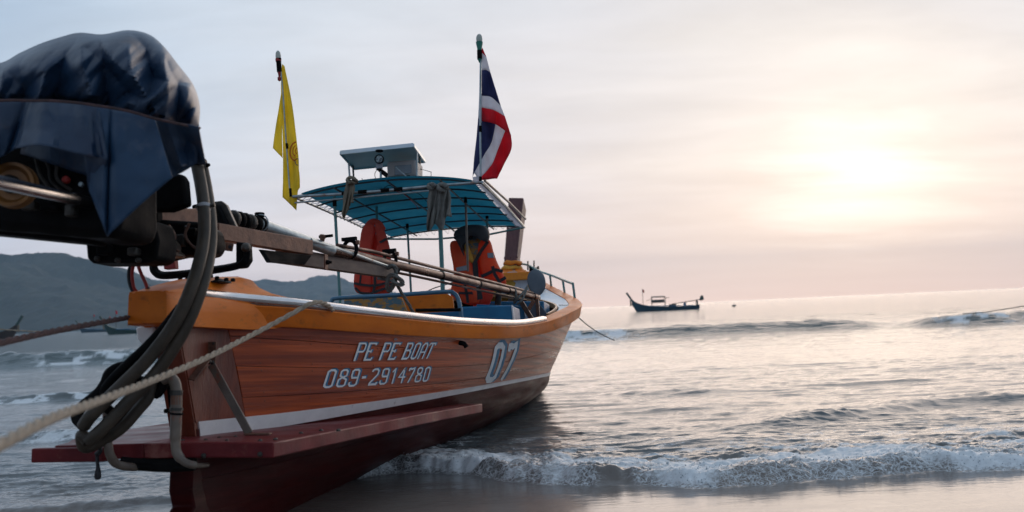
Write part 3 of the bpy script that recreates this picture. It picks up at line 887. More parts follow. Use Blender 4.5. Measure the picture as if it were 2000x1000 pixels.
UC = 0.034
for side in (1, -1):
    for i in range(len(PB) - 1):
        o = 0.004 if i % 2 else 0.0015
        u0 = UC if side > 0 else 0.0
        strake('plank', seam(PB[i]), seam(PB[i + 1]), M['plank'], hull, u0, 1.0, side, out=o, nu=80)
    # maroon bottom
    for i, (a, b) in enumerate([(0, .5), (.5, 1.0), (1.0, 1.32), (1.32, 1.60), (1.60, 1.80), (1.80, 2.0)]):
        strake('plank', a, b, M['maroon'], hull, 0.0, 1.0, side, out=0.002 * (i % 2), nu=80, gap=0.0006)
    s_ = strake('painted_stripe', lambda u: 2 - 0.052 / (0.3 + 0.30 * np.clip(u * 4, 0, 1)) * 0.5, lambda u: 2 + 0.062 - 0.035 * np.clip(u * 2.2, 0, 1), M['white'], BOAT, 0.002, 0.985, side, out=0.006, th=0.010, nu=90)
    s_ = strake('stern_cheek_board', 2.05, 2.985, M['cheek'], BOAT, 0.0, UC - 0.0006, side, out=0.004, th=0.04, nu=12, nv=10)
# transom / stern post face
tr = MB()
vv = np.linspace(0, 3, 26)
A = hull_pt(np.zeros(26), vv, 1); B_ = hull_pt(np.zeros(26), vv, -1)
A[:, 0] -= 0.012; B_[:, 0] -= 0.012
tr.slab(np.array([A, B_]), (0.05, 0, 0))
obj('transom', tr, M['cheek'], BOAT)
# stem post
vv = np.linspace(0.2, 3, 20)
A = hull_pt(np.ones(20), vv, 1); A[:, 1] = TC
path = [tuple(a) for a in A]
mb = MB()
for a, b in zip(path[:-1], path[1:]):
    mb.beam(a, b, 0.16, 0.16, up=(1, 0, 0))
obj('stem_post', mb, M['stem'], BOAT)
# tall raked stem head
top = P(1011, 398, 11.15)
bot = P(998, 530, 10.75)
mb = MB().beam(bot, top, 0.19, 0.30, up=(1, 0, 0), w2=0.235, h2=0.40)
obj('stem_head', mb, M['stem'], BOAT, bevel=0.015)
for k_ in range(3):
    obj('stem_peg', MB().box(P(998, 503, 10.55) + np.array([0, (k_ - 1) * 0.09, 0]), (0.02, 0.035, 0.03)), M['stem'], BOAT, bevel=0.003)

# orange sheer band, outside of the planks
def band(side):
    u = np.linspace(0.0, 1.0, 110)
    g = hull_pt(u, np.full_like(u, 3.0), side)
    hgt = np.interp(u, [0, .03, .2, .3, .42, .5, .6, 1], [.105, .095, .086, .088, .105, .118, .110, .11])
    G = []
    prof = [(0.000, -1.0), (0.020, -1.0), (0.026, -0.93), (0.040, -0.30), (0.046, -0.12), (0.050, -0.02), (0.046, 0.04), (0.036, 0.07), (0.0, 0.08), (-0.09, 0.08), (-0.095, 0.04), (-0.095, -0.1), (-0.02, -0.12)]
    for dy, dz in prof:
        q = g.copy(); q[:, 1] += side * dy; q[:, 2] += hgt * dz + (0 if dz > -0.2 else 0)
        G.append(q)
    mb = MB().grid(np.array(G), closed_u=True)
    n = len(u)
    mb.f.append(tuple(i * n for i in range(len(prof)))); mb.m.append(0)
    mb.f.append(tuple(i * n + n - 1 for i in range(len(prof)))[::-1]); mb.m.append(0)
    return mb


obj('sheer_band', band(1), M['orange'], BOAT)
obj('sheer_band', band(-1), M['orange'], BOAT)
# a seam line plank edge under the band
# raised orange stern block
def lofted(sections):
    n = len(sections[0])
    vs = [p for s in sections for p in s]
    fs = []
    for i in range(len(sections) - 1):
        for j in range(n):
            fs.append((i * n + j, i * n + (j + 1) % n, (i + 1) * n + (j + 1) % n, (i + 1) * n + j))
    fs.append(tuple(range(n))); fs.append(tuple((len(sections) - 1) * n + j for j in range(n))[::-1])
    return MB().add(vs, fs)


def sec(s, c, hb, ht, z0, z1):
    """half section: base half breadth hb, crown half breadth ht"""
    zb = z0 + .13
    pr = [(hb, z0), (hb, zb * .5 + z0 * .5), (hb * .985, zb - .012), (hb * .93, zb), (hb * .5 + ht * .5 + .004, zb + (z1 - zb) * .30), (ht + .008, zb + (z1 - zb) * .70), (ht - .006, z1 - .008), (ht - .022, z1)]
    return [(s, c + a, z) for a, z in pr] + [(s, c - a, z) for a, z in pr[::-1]]


sb = lofted([sec(-.365, .082, .086, .070, .530, .664), sec(-.35, .082, .094, .076, .524, .668), sec(-.25, .082, .096, .079, .524, .692), sec(-.1, .082, .102, .084, .522, .724), sec(.05, .080, .135, .085, .522, .752),
             sec(.25, .075, .205, .085, .52, .778), sec(.42, .072, .255, .085, .53, .795), sec(.58, .07, .28, .08, .55, .795), sec(.70, .07, .30, .07, .56, .765), sec(.90, .07, .32, .06, .56, .70)])
obj('stern_block', sb, M['orange'], BOAT)

# steel rubbing rail along the starboard sheer
def rail_path(u0, u1, n, dy, dz):
    u = np.linspace(u0, u1, n)
    g = hull_pt(u, np.full_like(u, 3.0), 1)
    k_ = np.exp(-u / .04)
    g[:, 1] += dy + .016 * k_; g[:, 2] += dz + .022 * k_
    return [tuple(q) for q in g]


rp_ = rail_path(0.012, 0.385, 50, 0.030, 0.026)
rr_ = [0.0235 - 0.009 * (i == 0 or i == 49) for i in range(50)]
obj('steel_rubbing_rail', MB().tube(rp_, rr_, 12), M['steel'], BOAT)
mb = MB().tube(rail_path(0.0125, 0.386, 50, 0.030, 0.004), 0.012, 8)
obj('rail_bedding', mb, M['rust'], BOAT)

# ---------------- stern platform around the hull at the foot of the stripe
outl = [(-.35, .63), (.6, .70), (1.6, .775), (2.4, .865), (3.2, .97)]
nn_ = 30
ss = np.linspace(-.35, 2.85, nn_)
tt = herm([p[0] for p in outl], [p[1] for p in outl], ss)
zt = np.interp(ss, [-.35, 1.5, 3.25], [.030, .052, .075])
mb = MB()
inner = np.maximum(0.0, 0 * ss) + TC
G = np.array([np.stack([ss, tt, zt], -1), np.stack([ss, np.minimum(tt - .12, TC + .3), zt + 0.004], -1), np.stack([ss, 0 * ss + TC, zt + 0.004], -1)])
mb.slab(G, (0, 0, -0.062))
plat = obj('stern_platform', mb, M['platform'], BOAT, bevel=0.006)
sl = np.linspace(-.35, 2.0, 16)
tl = 2 * TC - herm([p[0] for p in outl], [p[1] for p in outl], sl) + 0.16 * (1 - sstep(-.35, .2, sl)) * 1.0
zl = np.interp(sl, [-.35, 1.5, 3.25], [.030, .052, .075])
mb = MB().slab(np.array([np.stack([sl, tl, zl], -1), np.stack([sl, 0 * sl + TC - 0.001, zl + .004], -1)]), (0, 0, -0.062))
obj('stern_platform', mb, M['platform'], BOAT, bevel=0.006)
a = P(68, 889, -.37); b = P(210, 887, -.37)
obj('platform_crossbar', MB().beam(a, b, 0.05, 0.058), M['platform'], BOAT, bevel=0.005)
a = P(285, 905, -.25); b = P(372, 902, -.25)
obj('platform_bearer', MB().beam(P(278, 900, -.28), P(365, 897, -.28), 0.10, 0.07), M['black'], BOAT, bevel=0.02)
for (px, py, s) in [(357, 863, -.22), (344, 877, -.28), (402, 864, -.22), (443, 866, -.26), (460, 853, -.05), (508, 864, -.28), (538, 857, -.22), (588, 835, .12), (627, 828, .28), (661, 828, .30), (428, 853, -.1), (398, 890, -.36), (508, 887, -.36)]:
    if py > 880:
        q = P(px, py, -.352); ax = (-1, 0, 0)
    else:
        q = P(px, py, s); q[2] = float(np.interp(q[0], [-.35, 1.5, 3.25], [.030, .052, .075])); ax = (0, 0, 1)
    obj('bolt', MB().lathe(q, ax, [(-.004, .011), (.004, .011), (.009, .006), (.010, 0)], 8), M['iron'], plat)
# deadwood and skeg under the platform
mb = MB()
prof = [(-.02, -.03), (-.03, -.20), (.00, -.27), (-.10, -.33), (-.30, -.42), (-.42, -.60), (-.45, -.90), (.9, -.90), (.9, -.03)]
mb.prism([(s, TC - .055, z) for s, z in prof], (0, .11, 0))
obj('skeg', mb, M['maroon'], BOAT, bevel=0.012)

# strap iron braces on the stern cheek
def strapiron(a, b, w, th, up):
    return MB().beam(a, b, w, th, up=up)


def hull_at(px, py):
    """find the point of the starboard side seen at a photo pixel; returns (u, v)"""
    uu, vv = np.meshgrid(np.linspace(0, 1, 500), np.linspace(1.5, 3, 200), indexing='ij')
    g = hull_pt(uu, vv, 1)
    w = ORG + g[..., 0:1] * fwd + g[..., 1:2] * stb + g[..., 2:3] * upb - np.array([0, 0, CAMZ])
    c = w @ RC
    X = 1000 + F * c[..., 0] / -c[..., 2]; Y = 500 - F * c[..., 1] / -c[..., 2]
    e = (X - px) ** 2 + (Y - py) ** 2
    i = np.unravel_index(np.argmin(e), e.shape)
    return uu[i], vv[i], math.sqrt(e[i])


def hp(u, v, out=0.006):
    q = hull_pt(np.array(u), np.array(v), 1); q = q.copy(); q[1] += out
    return q


b_top = hp(*hull_at(405, 668)[:2], .022); b_mid = hp(*hull_at(405, 712)[:2], .022)
foot = P(487, 856, .02); foot[2] = 0.045
obj('iron_strap', MB().beam(b_top, b_mid, .042, .008, up=(1, 0, 0)), M['rust'], BOAT, bevel=0.002)
obj('brace', MB().beam(b_mid, foot, .038, .010, up=(1, 0, 0)), M['pvc'], BOAT, bevel=0.003)
obj('brace_foot', MB().box(foot + np.array([0.0, 0.04, -.001]), (.035, .12, .008)), M['rust'], BOAT, bevel=0.002)
obj('iron_strap', MB().beam(hp(*hull_at(398, 702)[:2], .020), hp(*hull_at(362, 742)[:2], .016), .032, .007, up=(1, 0, 0)), M['rust'], BOAT, bevel=0.002)
for px, py in [(405, 672), (404, 708), (396, 706), (410, 674)]:
    obj('bolt', MB().lathe(hp(*hull_at(px, py)[:2], .028), (0, 1, 0), [(-.004, .010), (.006, .010), (.010, .005)], 8), M['iron'], BOAT)
# scupper outlet on the side
q = hp(*hull_at(897, 668)[:2], .004)
obj('scupper_pipe', MB().tube([q + np.array([0, -.02, 0]), q + np.array([.0, .03, -.012]), q + np.array([0, .045, -.035])], .016, 10), M['black'], BOAT)

# ---------------- lettering painted on the side
S = 0.10     # stroke weight


def seg(a, b, w=None):
    return ('L', a, b, w)


GLYPH = {   # strokes on a 0..w x 0..1 cell; (points, weight multiplier)
    'P': (.62, [([(0.08, 0), (0.08, 1)], 1.25), ([(0.0, .96), (.50, .96), (.58, .86), (.58, .62), (.50, .50), (.1, .50)], .8)]),
    'E': (.60, [([(0.08, 0), (0.08, 1)], 1.25), ([(0, .96), (.60, .96), (.57, .86)], .8), ([(.1, .52), (.40, .52)], .7), ([(0, .05), (.55, .05), (.60, .18)], .9), ([(.38, .42), (.38, .62)], .6)]),
    'B': (.64, [([(0.08, 0), (0.08, 1)], 1.2), ([(0, .96), (.48, .96), (.56, .86), (.56, .64), (.46, .54), (.1, .54)], .85), ([(.46, .54), (.60, .44), (.60, .14), (.50, .05), (0, .05)], .95)]),
    'O': (.60, [([(.10, .12), (.10, .88), (.22, .96), (.42, .96), (.54, .88), (.54, .12), (.42, .04), (.22, .04), (.10, .12)], .95)]),
    'A': (.60, [([(.08, 0), (.08, .80), (.22, .96), (.42, .96), (.54, .82), (.54, 0)], .95), ([(.1, .42), (.54, .42)], .7)]),
    'T': (.60, [([(.30, 0), (.30, .95)], 1.1), ([(0, .82), (.04, .96), (.58, .96), (.60, .82)], .85)]),
    '0': (.60, [([(.10, .12), (.10, .88), (.22, .96), (.42, .96), (.54, .88), (.54, .12), (.42, .04), (.22, .04), (.10, .12)], 1.0)]),
    '8': (.60, [([(.30, .54), (.12, .64), (.12, .88), (.22, .96), (.42, .96), (.52, .88), (.52, .64), (.30, .54), (.08, .42), (.08, .12), (.20, .04), (.44, .04), (.56, .12), (.56, .42), (.30, .54)], .9)]),
    '9': (.60, [([(.54, .50), (.16, .50), (.10, .60), (.10, .88), (.20, .96), (.44, .96), (.54, .88), (.54, .14), (.42, .04), (.16, .04), (.06, .14), (.08, .26)], .95)]),
    '-': (.46, [([(.06, .50), (.34, .50)], 1.2)]),
    '2': (.62, [([(.10, .80), (.12, .90), (.22, .96), (.44, .96), (.54, .86), (.52, .64), (.06, .10)], .95), ([(.02, .05), (.56, .05), (.60, .18)], 1.1)]),
    '1': (.50, [([(.30, 0), (.30, 1)], 1.0), ([(.30, .98), (.10, .74)], .8)]),
    '4': (.60, [([(.40, 0), (.40, 1)], 1.0), ([(.40, .98), (.04, .40), (.60, .40)], .85)]),
    '7': (.58, [([(.06, .78), (.08, .92), (.18, .93), (.30, .90), (.52, .96), (.50, .80), (.20, 0)], 1.05)]),
    ' ': (.34, [])}


def stroke_poly(pts, w):
    """offset polyline as quads, corners mitred; returns list of cross pairs"""
    p = [np.array(q, float) for q in pts]
    out = []
    closed = np.allclose(p[0], p[-1])
    for i in range(len(p)):
        if closed:
            a = p[i - 1] if i > 0 else p[-2]; b = p[i + 1] if i < len(p) - 1 else p[1]
        else:
            a = p[max(i - 1, 0)]; b = p[min(i + 1, len(p) - 1)]
        d1 = p[i] - a; d2 = b - p[i]
        if np.linalg.norm(d1) < 1e-9: d1 = d2
        if np.linalg.norm(d2) < 1e-9: d2 = d1
        d1 /= np.linalg.norm(d1); d2 /= np.linalg.norm(d2)
        n1 = np.array([-d1[1], d1[0]]); n2 = np.array([-d2[1], d2[0]])
        n = n1 + n2; n /= np.linalg.norm(n)
        k = min(1 / max(np.dot(n, n1), .5), 1.5)
        out.append((p[i] + n * w / 2 * k, p[i] - n * w / 2 * k))
    return out


def lettering(text, corners, weight, slant, out, shift, m, space=0.17, name='lettering'):
    """corners: pixel quad bl, br, tr, tl of the text line as the side shows it; mapped on the hull skin"""
    uv = [hull_at(*c)[:2] for c in corners]
    width = sum(GLYPH[c][0] + space for c in text) - space
    mb = MB()
    cur = 0.0
    for ch in text:
        w, strokes = GLYPH[ch]
        for pts, wt in strokes:
            # subdivide so that the paint follows the skin
            q = []
            for a, b in zip(pts[:-1], pts[1:]):
                n = max(1, int(math.hypot(b[0] - a[0], b[1] - a[1]) / .25))
                for i in range(n):
                    q.append((a[0] + (b[0] - a[0]) * i / n, a[1] + (b[1] - a[1]) * i / n))
            q.append(pts[-1])
            pr = stroke_poly(q, weight * wt)
            vs = []
            for pa, pb in pr:
                for z in (pa, pb):
                    x = (cur + z[0] + shift[0]) / width; y = z[1] + shift[1]
                    f = (uv[0][0] * (1 - x) + uv[1][0] * x) * (1 - y) + (uv[3][0] * (1 - x) + uv[2][0] * x) * y
                    g = (uv[0][1] * (1 - x) + uv[1][1] * x) * (1 - y) + (uv[3][1] * (1 - x) + uv[2][1] * x) * y
                    vs.append(hp(f, g, out))
            fs = [(2 * i, 2 * i + 2, 2 * i + 3, 2 * i + 1) for i in range(len(pr) - 1)]
            mb.add(vs, fs)
        cur += w + space
    return obj(name, mb, m, BOAT, smooth=False, recalc=False)


T1 = [(688, 705), (836, 700), (851, 670), (699, 669)]
T2 = [(626, 758), (832, 745), (840, 716), (639, 722)]
T3 = [(943, 747), (988, 741), (1009, 669), (964, 671)]
for tx, cn, wt, sp in (('PE PE BOAT', T1, .135, .13), ('089-2914780', T2, .132, .16), ('07', T3, .185, .24)):
    k_ = 1.35 if tx == '07' else 1
    lettering(tx, cn, wt * 1.15, 0, .0058, (.10 * k_, .035), M['lettershadow'], sp, 'lettering_shadow')
    lettering(tx, cn, wt * .86, 0, .0072, (0, 0), M['letter'], sp)
# the small accent above the second word
q0 = hull_at(767, 663)
mb = MB()
cc = [(.0, 1.0), (-.7, .2), (-.5, -.8), (.3, -.9), (.8, 0), (.0, 1.0)]
pr = stroke_poly(cc, .5)
vs = [hp(q0[0] + z[0] * .0016, q0[1] + z[1] * .012, .0125) for p_ in pr for z in p_]
mb.add(vs, [(2 * i, 2 * i + 2, 2 * i + 3, 2 * i + 1) for i in range(len(pr) - 1)])
obj('lettering', mb, M['grey'], BOAT, smooth=False, recalc=False)
#print('HULL side check', [hull_at(*c) for c in T1 + T2 + T3])

# white weathered cap plate on the port side of the transom
obj('corner_plate', MB().prism([P(264, 640, -.2), P(290, 632, -.2), P(302, 640, -.2), P(296, 668, -.2), P(283, 682, -.2), P(268, 662, -.2)], (.04, 0, 0)), M['white'], BOAT, bevel=0.008)

# nail heads along the plank edges
mb = MB()
for i, c_ in enumerate(PB[1:-1]):
    for u_ in np.linspace(.05, .93, 34):
        for dv in (-.03, .03):
            v_ = float(seam(c_ + dv)(np.array(u_)))
            mb.lathe(hp(u_ + .003 * math.sin(i * 7 + u_ * 90), v_, .0035), (0, 1, 0), [(0, .0045), (.0016, .004)], 6)
obj('nail_heads', mb, M['innerwood'], BOAT, kind='stuff')
# ------------------------------------------------------------------ boat: canopy, benches, bow
def mix(a, b, u):
    return np.array(a) * (1 - u) + np.array(b) * u


def puff(pts, th, off=(1, 0, 0), rings=(1.0, .97, .86, .6, .3), dep=(0.15, .55, .85, 1.0, 1.0), n=3):
    """stuffed shape: outline of points, swelling by th/2 to both sides along off"""
    p = spline(pts, n, closed=True)
    k = len(p)
    c = sum(p) / k
    o = np.array(off, float); o /= np.linalg.norm(o)
    vs, fs = [], []
    for sgn in (1, -1):
        base = len(vs)
        for r, d in zip(rings, dep):
            for q in p:
                vs.append(c + (q - c) * r + o * sgn * d * th / 2)
        vs.append(c + o * sgn * th / 2)
        for i in range(len(rings) - 1):
            for j in range(k):
                fs.append((base + i * k + j, base + i * k + (j + 1) % k, base + (i + 1) * k + (j + 1) % k, base + (i + 1) * k + j))
        e = base + len(rings) * k
        for j in range(k):
            fs.append((e - k + j, e - k + (j + 1) % k, e))
    b2 = len(rings) * k + 1
    for j in range(k):
        fs.append((j, (j + 1) % k, b2 + (j + 1) % k, b2 + j))
    return MB().add(vs, fs)


# outer frame corners of the canopy
NL, NR, FL, FR = P(572, 384, 3.6), P(941, 356, 3.6), P(756, 467, 6.3), P(1024, 444, 6.3)
CAN = obj('canopy', MB().tube([NL, P(650, 380, 3.6), P(735, 374, 3.6), P(850, 363, 3.6), NR], .013, 10), M['tube'], BOAT)
obj('canopy_rail', MB().tube([NL, mix(NL, FL, .5) + np.array([0, 0, .012]), FL], .011, 8), M['tube'], CAN)
obj('canopy_rail', MB().tube([NR, mix(NR, FR, .5) + np.array([0, 0, .016]), FR], .014, 8), M['tube'], CAN)
obj('canopy_rail', MB().tube([FL, P(850, 467, 6.3), P(950, 459, 6.3), FR], .011, 8), M['teal'], CAN)
obj('canopy_rail', MB().tube([NL + (.02, 0, -.05), P(735, 382, 3.62), P(840, 372, 3.62)], .008, 8), M['tube'], CAN)


def roof(u, v, inset=0.0, dz=0.0):
    """u along the boat, v across; arched"""
    a = mix(NL, FL, u); b = mix(NR, FR, u)
    q = mix(a, b, v)
    q = q.copy()
    q[2] += (0.105 - 0.055 * u) * (1 - (2 * v - 1) ** 2) ** 0.8 + dz
    return q


nu_, nv_ = 25, 33
G = np.array([[roof(0.0 + .965 * i / (nu_ - 1), .045 + .90 * j / (nv_ - 1), dz=-0.004 + .006 * math.sin(i * math.pi / 4) ** 2) for j in range(nv_)] for i in range(nu_)])
obj('canopy_sheet', MB().grid(G), M['canopy'], CAN, solid=0.003, recalc=False)
for i in range(7):
    u = .02 + .94 * i / 6
    obj('canopy_rib', MB().tube([roof(u, .02 + .95 * j / 14, dz=-.016) for j in range(15)], .0075, 6), M['darktube'], CAN)
for v in (.22, .5, .78):
    obj('canopy_stringer', MB().tube([roof(i / 8, v, dz=-.028) for i in range(9)], .008, 6), M['darktube'], CAN)
# lacing between sheet and frame: every turn of cord
def lacing(f_out, f_in, n, r=.0035):
    pts = []
    for i in range(n + 1):
        pts.append(f_out(i / n) if i % 2 == 0 else f_in(i / n))
    return MB().tube(pts, r, 5)


obj('lacing_cord', lacing(lambda u: roof(u, -.004), lambda u: roof(u, .045), 54), M['fwhite'], CAN)
obj('lacing_cord', lacing(lambda u: roof(u, 1.004), lambda u: roof(u, .945), 54, .0045), M['fwhite'], CAN)
obj('lacing_cord', lacing(lambda v: roof(1.0, v) * (1, 1, 0) + (0, 0, mix(FL, FR, v)[2]), lambda v: roof(.965, v), 40), M['tube'], CAN)
# second rail standing off the starboard side
q0 = P(940, 358, 3.62); q1 = P(1021, 428, 6.2)
obj('canopy_rail', MB().tube([q0 + (0, .03, .02), mix(q0, q1, .5) + (0, .05, .0), q1 + (0, .03, 0)], .011, 8), M['pvc'], CAN)

for (xt, yt, xb, yb, s, r, m_) in [(653, 384, 665, 600, 3.72, .013, 'teal'), (857, 366, 867, 620, 3.9, .019, 'teal'), (735, 388, 738, 480, 4.7, .012, 'teal'), (795, 432, 804, 590, 5.7, .012, 'teal'),
                                   (909, 383, 914, 530, 4.5, .011, 'pvc'), (951, 410, 955, 600, 5.6, .012, 'teal')]:
    a, b = P(xt, yt, s), P(xb, yb, s)
    pole = obj('canopy_pole', MB().tube([b, mix(b, a, .5), a], r, 10), M[m_], BOAT)
    obj('pole_collar', MB().tube([mix(a, b, .02), mix(a, b, .09)], r * 1.35, 10), M['black'], pole)

# deck boards inside
for k_ in range(9):
    sa = np.linspace(.9, 8.2, 24)
    wid = np.array([max(0.02, float(herm(KS, LV['stripe'][0], x)) - TC - .03) for x in sa])
    a = TC + wid * (-1 + 2 * k_ / 9) + .003; b = TC + wid * (-1 + 2 * (k_ + 1) / 9) - .003
    zz = np.interp(sa, [0, 8], [.30, .46])
    obj('deck_board', MB().slab(np.array([np.stack([sa, a, zz], -1), np.stack([sa, b, zz], -1)]), (0, 0, -.02)), M['innerwood'], BOAT)

# bench with tube back, boards and blue seat lockers
pth = spline([P(645, 600, 3.2), P(648, 588, 3.2), P(662, 582, 3.2), P(760, 577, 3.2), P(868, 570, 3.2), P(885, 572, 3.2), P(894, 582, 3.2), P(899, 602, 3.2), P(903, 632, 3.2)], 6)
bench = obj('bench_back_rail', MB().tube(pth, .017, 10), M['bluetube'], BOAT)
obj('bench_back_rail', MB().tube([P(812, 606, 3.1), P(900, 605, 3.1)], .014, 8), M['black'], BOAT)
obj('bench_board', MB().prism([P(672, 584, 3.45), P(768, 578, 3.45), P(785, 583, 3.45), P(800, 620, 3.45), P(672, 624, 3.45)], (.03, 0, 0)), M['peel'], BOAT, bevel=.004)
obj('bench_board', MB().prism([P(768, 580, 3.8), P(872, 573, 3.8), P(884, 580, 3.8), P(888, 622, 3.8), P(780, 622, 3.8)], (.03, 0, 0)), M['orange'], BOAT, bevel=.006)
obj('bench_slat', MB().prism([P(790, 612, 3.6), P(905, 608, 3.6), P(905, 622, 3.6), P(790, 626, 3.6)], (.2, 0, 0)), M['bluebox'], BOAT, bevel=.004)
a, b = P(899, 599, 3.5), P(999, 596, 3.5)
c, d = P(1003, 632, 3.5), P(902, 632, 3.5)
lk = obj('seat_locker', MB().prism([a, b, c, d], (.45, 0, 0)), M['bluebox'], BOAT, bevel=.012)
obj('locker_edge', MB().prism([b + (-.006, -.002, 0), b + (-.006, .010, 0), c + (-.006, .010, 0), c + (-.006, -.002, 0)], (.012, 0, 0)), M['alu'], lk)
obj('seat_locker', MB().prism([P(930, 589, 5.2), P(1062, 588, 5.2), P(1066, 640, 5.2), P(930, 640, 5.2)], (.5, 0, 0)), M['bluebox'], BOAT, bevel=.012)
obj('seat_locker', MB().prism([P(930, 594, 4.4), P(1022, 598, 4.4), P(1030, 640, 4.4), P(930, 640, 4.4)], (.3, 0, 0)), M['bluebox'], BOAT, bevel=.012)

# crutch that carries the propeller end of the shaft
obj('shaft_crutch', MB().beam(P(1018, 590, 4.35), P(1044, 632, 4.35), .05, .04), M['brownpipe'], BOAT, bevel=.004)
obj('shaft_crutch', MB().beam(P(1043, 586, 4.4), P(1028, 612, 4.4), .04, .03), M['rust'], BOAT, bevel=.004)
obj('shaft_crutch', MB().beam(P(1049, 585, 4.45), P(1052, 632, 4.45), .035, .03), M['brownpipe'], BOAT, bevel=.004)

# pale blue fore deck round the open well
def deck_edge(s, side, inset=.0):
    b = float(herm(KS, LV['sheer'][0], s)) - TC
    z = float(herm(KS, LV['sheer'][1], s))
    return np.array([s, TC + side * (b - .03 - inset), z - .002])


def well_w(s):
    """side deck width as the well closes towards the bow"""
    b = float(herm(KS, LV['sheer'][0], s)) - TC - .03
    open_ = b * math.sqrt(max(0.0, 1 - ((s - 4.6) / 3.5) ** 2)) * .95
    if s > 8.09:
        open_ = 0
    return min(b, max(.02, b - open_))


for side in (1, -1):
    sv = list(np.linspace(4.6, 8.08, 40)) + list(np.linspace(8.10, 10.6, 14))
    G = np.array([[deck_edge(s, side) + np.array([0, -side * well_w(s) * f, .03 * f * well_w(s)]) for f in np.linspace(0, 1, 5)] for s in sv])
    obj('fore_deck', MB().slab(G, (0, 0, -.03)), M['skyblue'], BOAT)
    rim = [deck_edge(s, side) + np.array([0, -side * (well_w(s) + .012), .03 * well_w(s) - .03]) for s in np.linspace(4.7, 8.08, 34)]
    G = np.array([rim, [r + np.array([0, 0, .05]) for r in rim]])
    obj('well_coaming', MB().slab(G, (0, -side * .02, 0)), M['ring'], BOAT)
# seam scored over the fore deck
qa = deck_edge(6.15, 1, .02) + (0, 0, .006); qb = deck_edge(6.15, 1, well_w(6.15) - .02) + (0, 0, .012)
obj('deck_seam', MB().beam(qa, qb, .008, .004), M['black'], BOAT)
# locker with painted front at the bow
fr = [P(962, 546, 8.3), P(1046, 540, 8.3), P(1052, 600, 8.3), P(958, 600, 8.3)]
bl = obj('bow_locker', MB().prism(fr, (.5, 0, 0)), M['garlandyel'], BOAT, bevel=.01)
obj('locker_lid', MB().prism([P(960, 534, 8.2), P(1050, 529, 8.2), P(1053, 544, 8.2), P(958, 550, 8.2)], (.7, 0, 0)), M['garland'], bl, bevel=.01)
s_ = 8.29
obj('painted_emblem', MB().prism([P(1001, 548, s_), P(1041, 544, s_), P(1041, 552, s_), P(1030, 556, s_), P(1042, 590, s_), P(990, 590, s_), P(1008, 553, s_)], (-.006, 0, 0)), M['fwhite'], bl)
obj('painted_emblem', MB().prism([P(1016, 560, s_ - .008), P(1029, 590, s_ - .008), P(1002, 590, s_ - .008)], (-.004, 0, 0)), M['bluebox'], bl)
obj('painted_emblem', MB().prism([P(1033, 557, s_ - .008), P(1046, 553, s_ - .008), P(1048, 590, s_ - .008), P(1040, 590, s_ - .008)], (-.004, 0, 0)), M['garland'], bl)
# bow pulpit rail
rail = [P(1016, 515, 10.9), P(1032, 518, 10.3), P(1046, 526, 9.9), P(1060, 532, 9.5), P(1078, 538, 9.0), P(1098, 546, 8.2), P(1119, 554, 7.3)]
br = obj('bow_rail', MB().tube(spline(rail, 4), .016, 8), M['teal'], BOAT)
for (a, b, s) in [((1074, 537), (1077, 561), 9.0), ((1099, 547), (1103, 573), 8.2), ((1119, 554), (1123, 585), 7.3)]:
    obj('rail_post', MB().tube([P(*a, s), P(*b, s)], .014, 8), M['teal'], br)
wm = obj('bow_winch', MB().lathe(P(1034, 527, 10.1), (0, 1, 0), [(0, .03), (.0, .05), (.02, .05), (.03, .03), (.11, .03), (.12, .05), (.14, .05), (.14, .02)], 12), M['black'], BOAT)
obj('winch_post', MB().beam(P(1031, 528, 10.1), P(1031, 510, 10.1), .02, .02), M['pvc'], wm)
obj('winch_post', MB().beam(P(1043, 528, 10.1), P(1043, 509, 10.1), .02, .02), M['pvc'], wm)
obj('stem_collar', MB().box(P(999, 536, 10.6), (.3, .5, .09)), M['garland'], BOAT, bevel=.02)

# cloth garlands tied round the stem head
g = thing('garland', 'orange and yellow cloth garland tied around the foot of the tall stem', 'garland', P(999, 530, 10.75))
for (px, py, m_, w) in ((1001, 515, 'garland', .115), (999, 525, 'garlandyel', .135)):
    c = P(px, py, 10.75)
    pth = [c + np.array([math.sin(a) * .17, math.cos(a) * w, .008 * math.sin(5 * a)]) for a in np.linspace(0, 2 * math.pi, 29)[:-1]]
    obj('cloth_ring', MB().tube(pth, [.034 + .006 * math.sin(7 * i) for i in range(28)], 8, closed=True), M[m_], g)

# ---------------- things standing on the canopy
sp = thing('solar_panel', 'pale blue tilted solar panel on legs above the canopy', 'solar panel', P(745, 372, 4.0))
a, b, c, d = P(665, 300, 4.05), P(808, 285, 4.05), P(830, 316, 4.7), P(692, 330, 4.7)
mb = MB(); mb.slab(np.array([[a, b], [d, c]]), (0, 0, .012))
obj('panel', mb, M['panelblue'], sp)
mb = MB().beam(a + (0, 0, .008), b + (0, 0, .008), .014, .036)
obj('panel_frame', mb, M['alu'], sp, bevel=.002)
obj('panel_frame', MB().beam(b + (0, 0, .004), c + (0, 0, .004), .014, .03), M['alu'], sp, bevel=.002)
obj('panel_frame', MB().beam(a + (0, 0, .004), d + (0, 0, .004), .014, .03), M['panelblue'], sp, bevel=.002)
obj('panel_frame', MB().beam(d + (0, 0, .004), c + (0, 0, .004), .014, .03), M['panelblue'], sp, bevel=.002)
for (x0, y0, x1, y1, s, m_) in [(681, 318, 684, 362, 4.25, 'tube'), (689, 322, 692, 362, 4.55, 'darktube'), (814, 298, 815, 362, 4.2, 'tube'), (820, 306, 820, 356, 4.5, 'pvc')]:
    obj('leg', MB().tube([P(x0, y0, s), P(x1, y1, s)], .009, 8), M[m_], sp)
obj('strut', MB().tube([P(773, 326, 4.15), P(809, 359, 4.15)], .005, 6), M['tube'], sp)
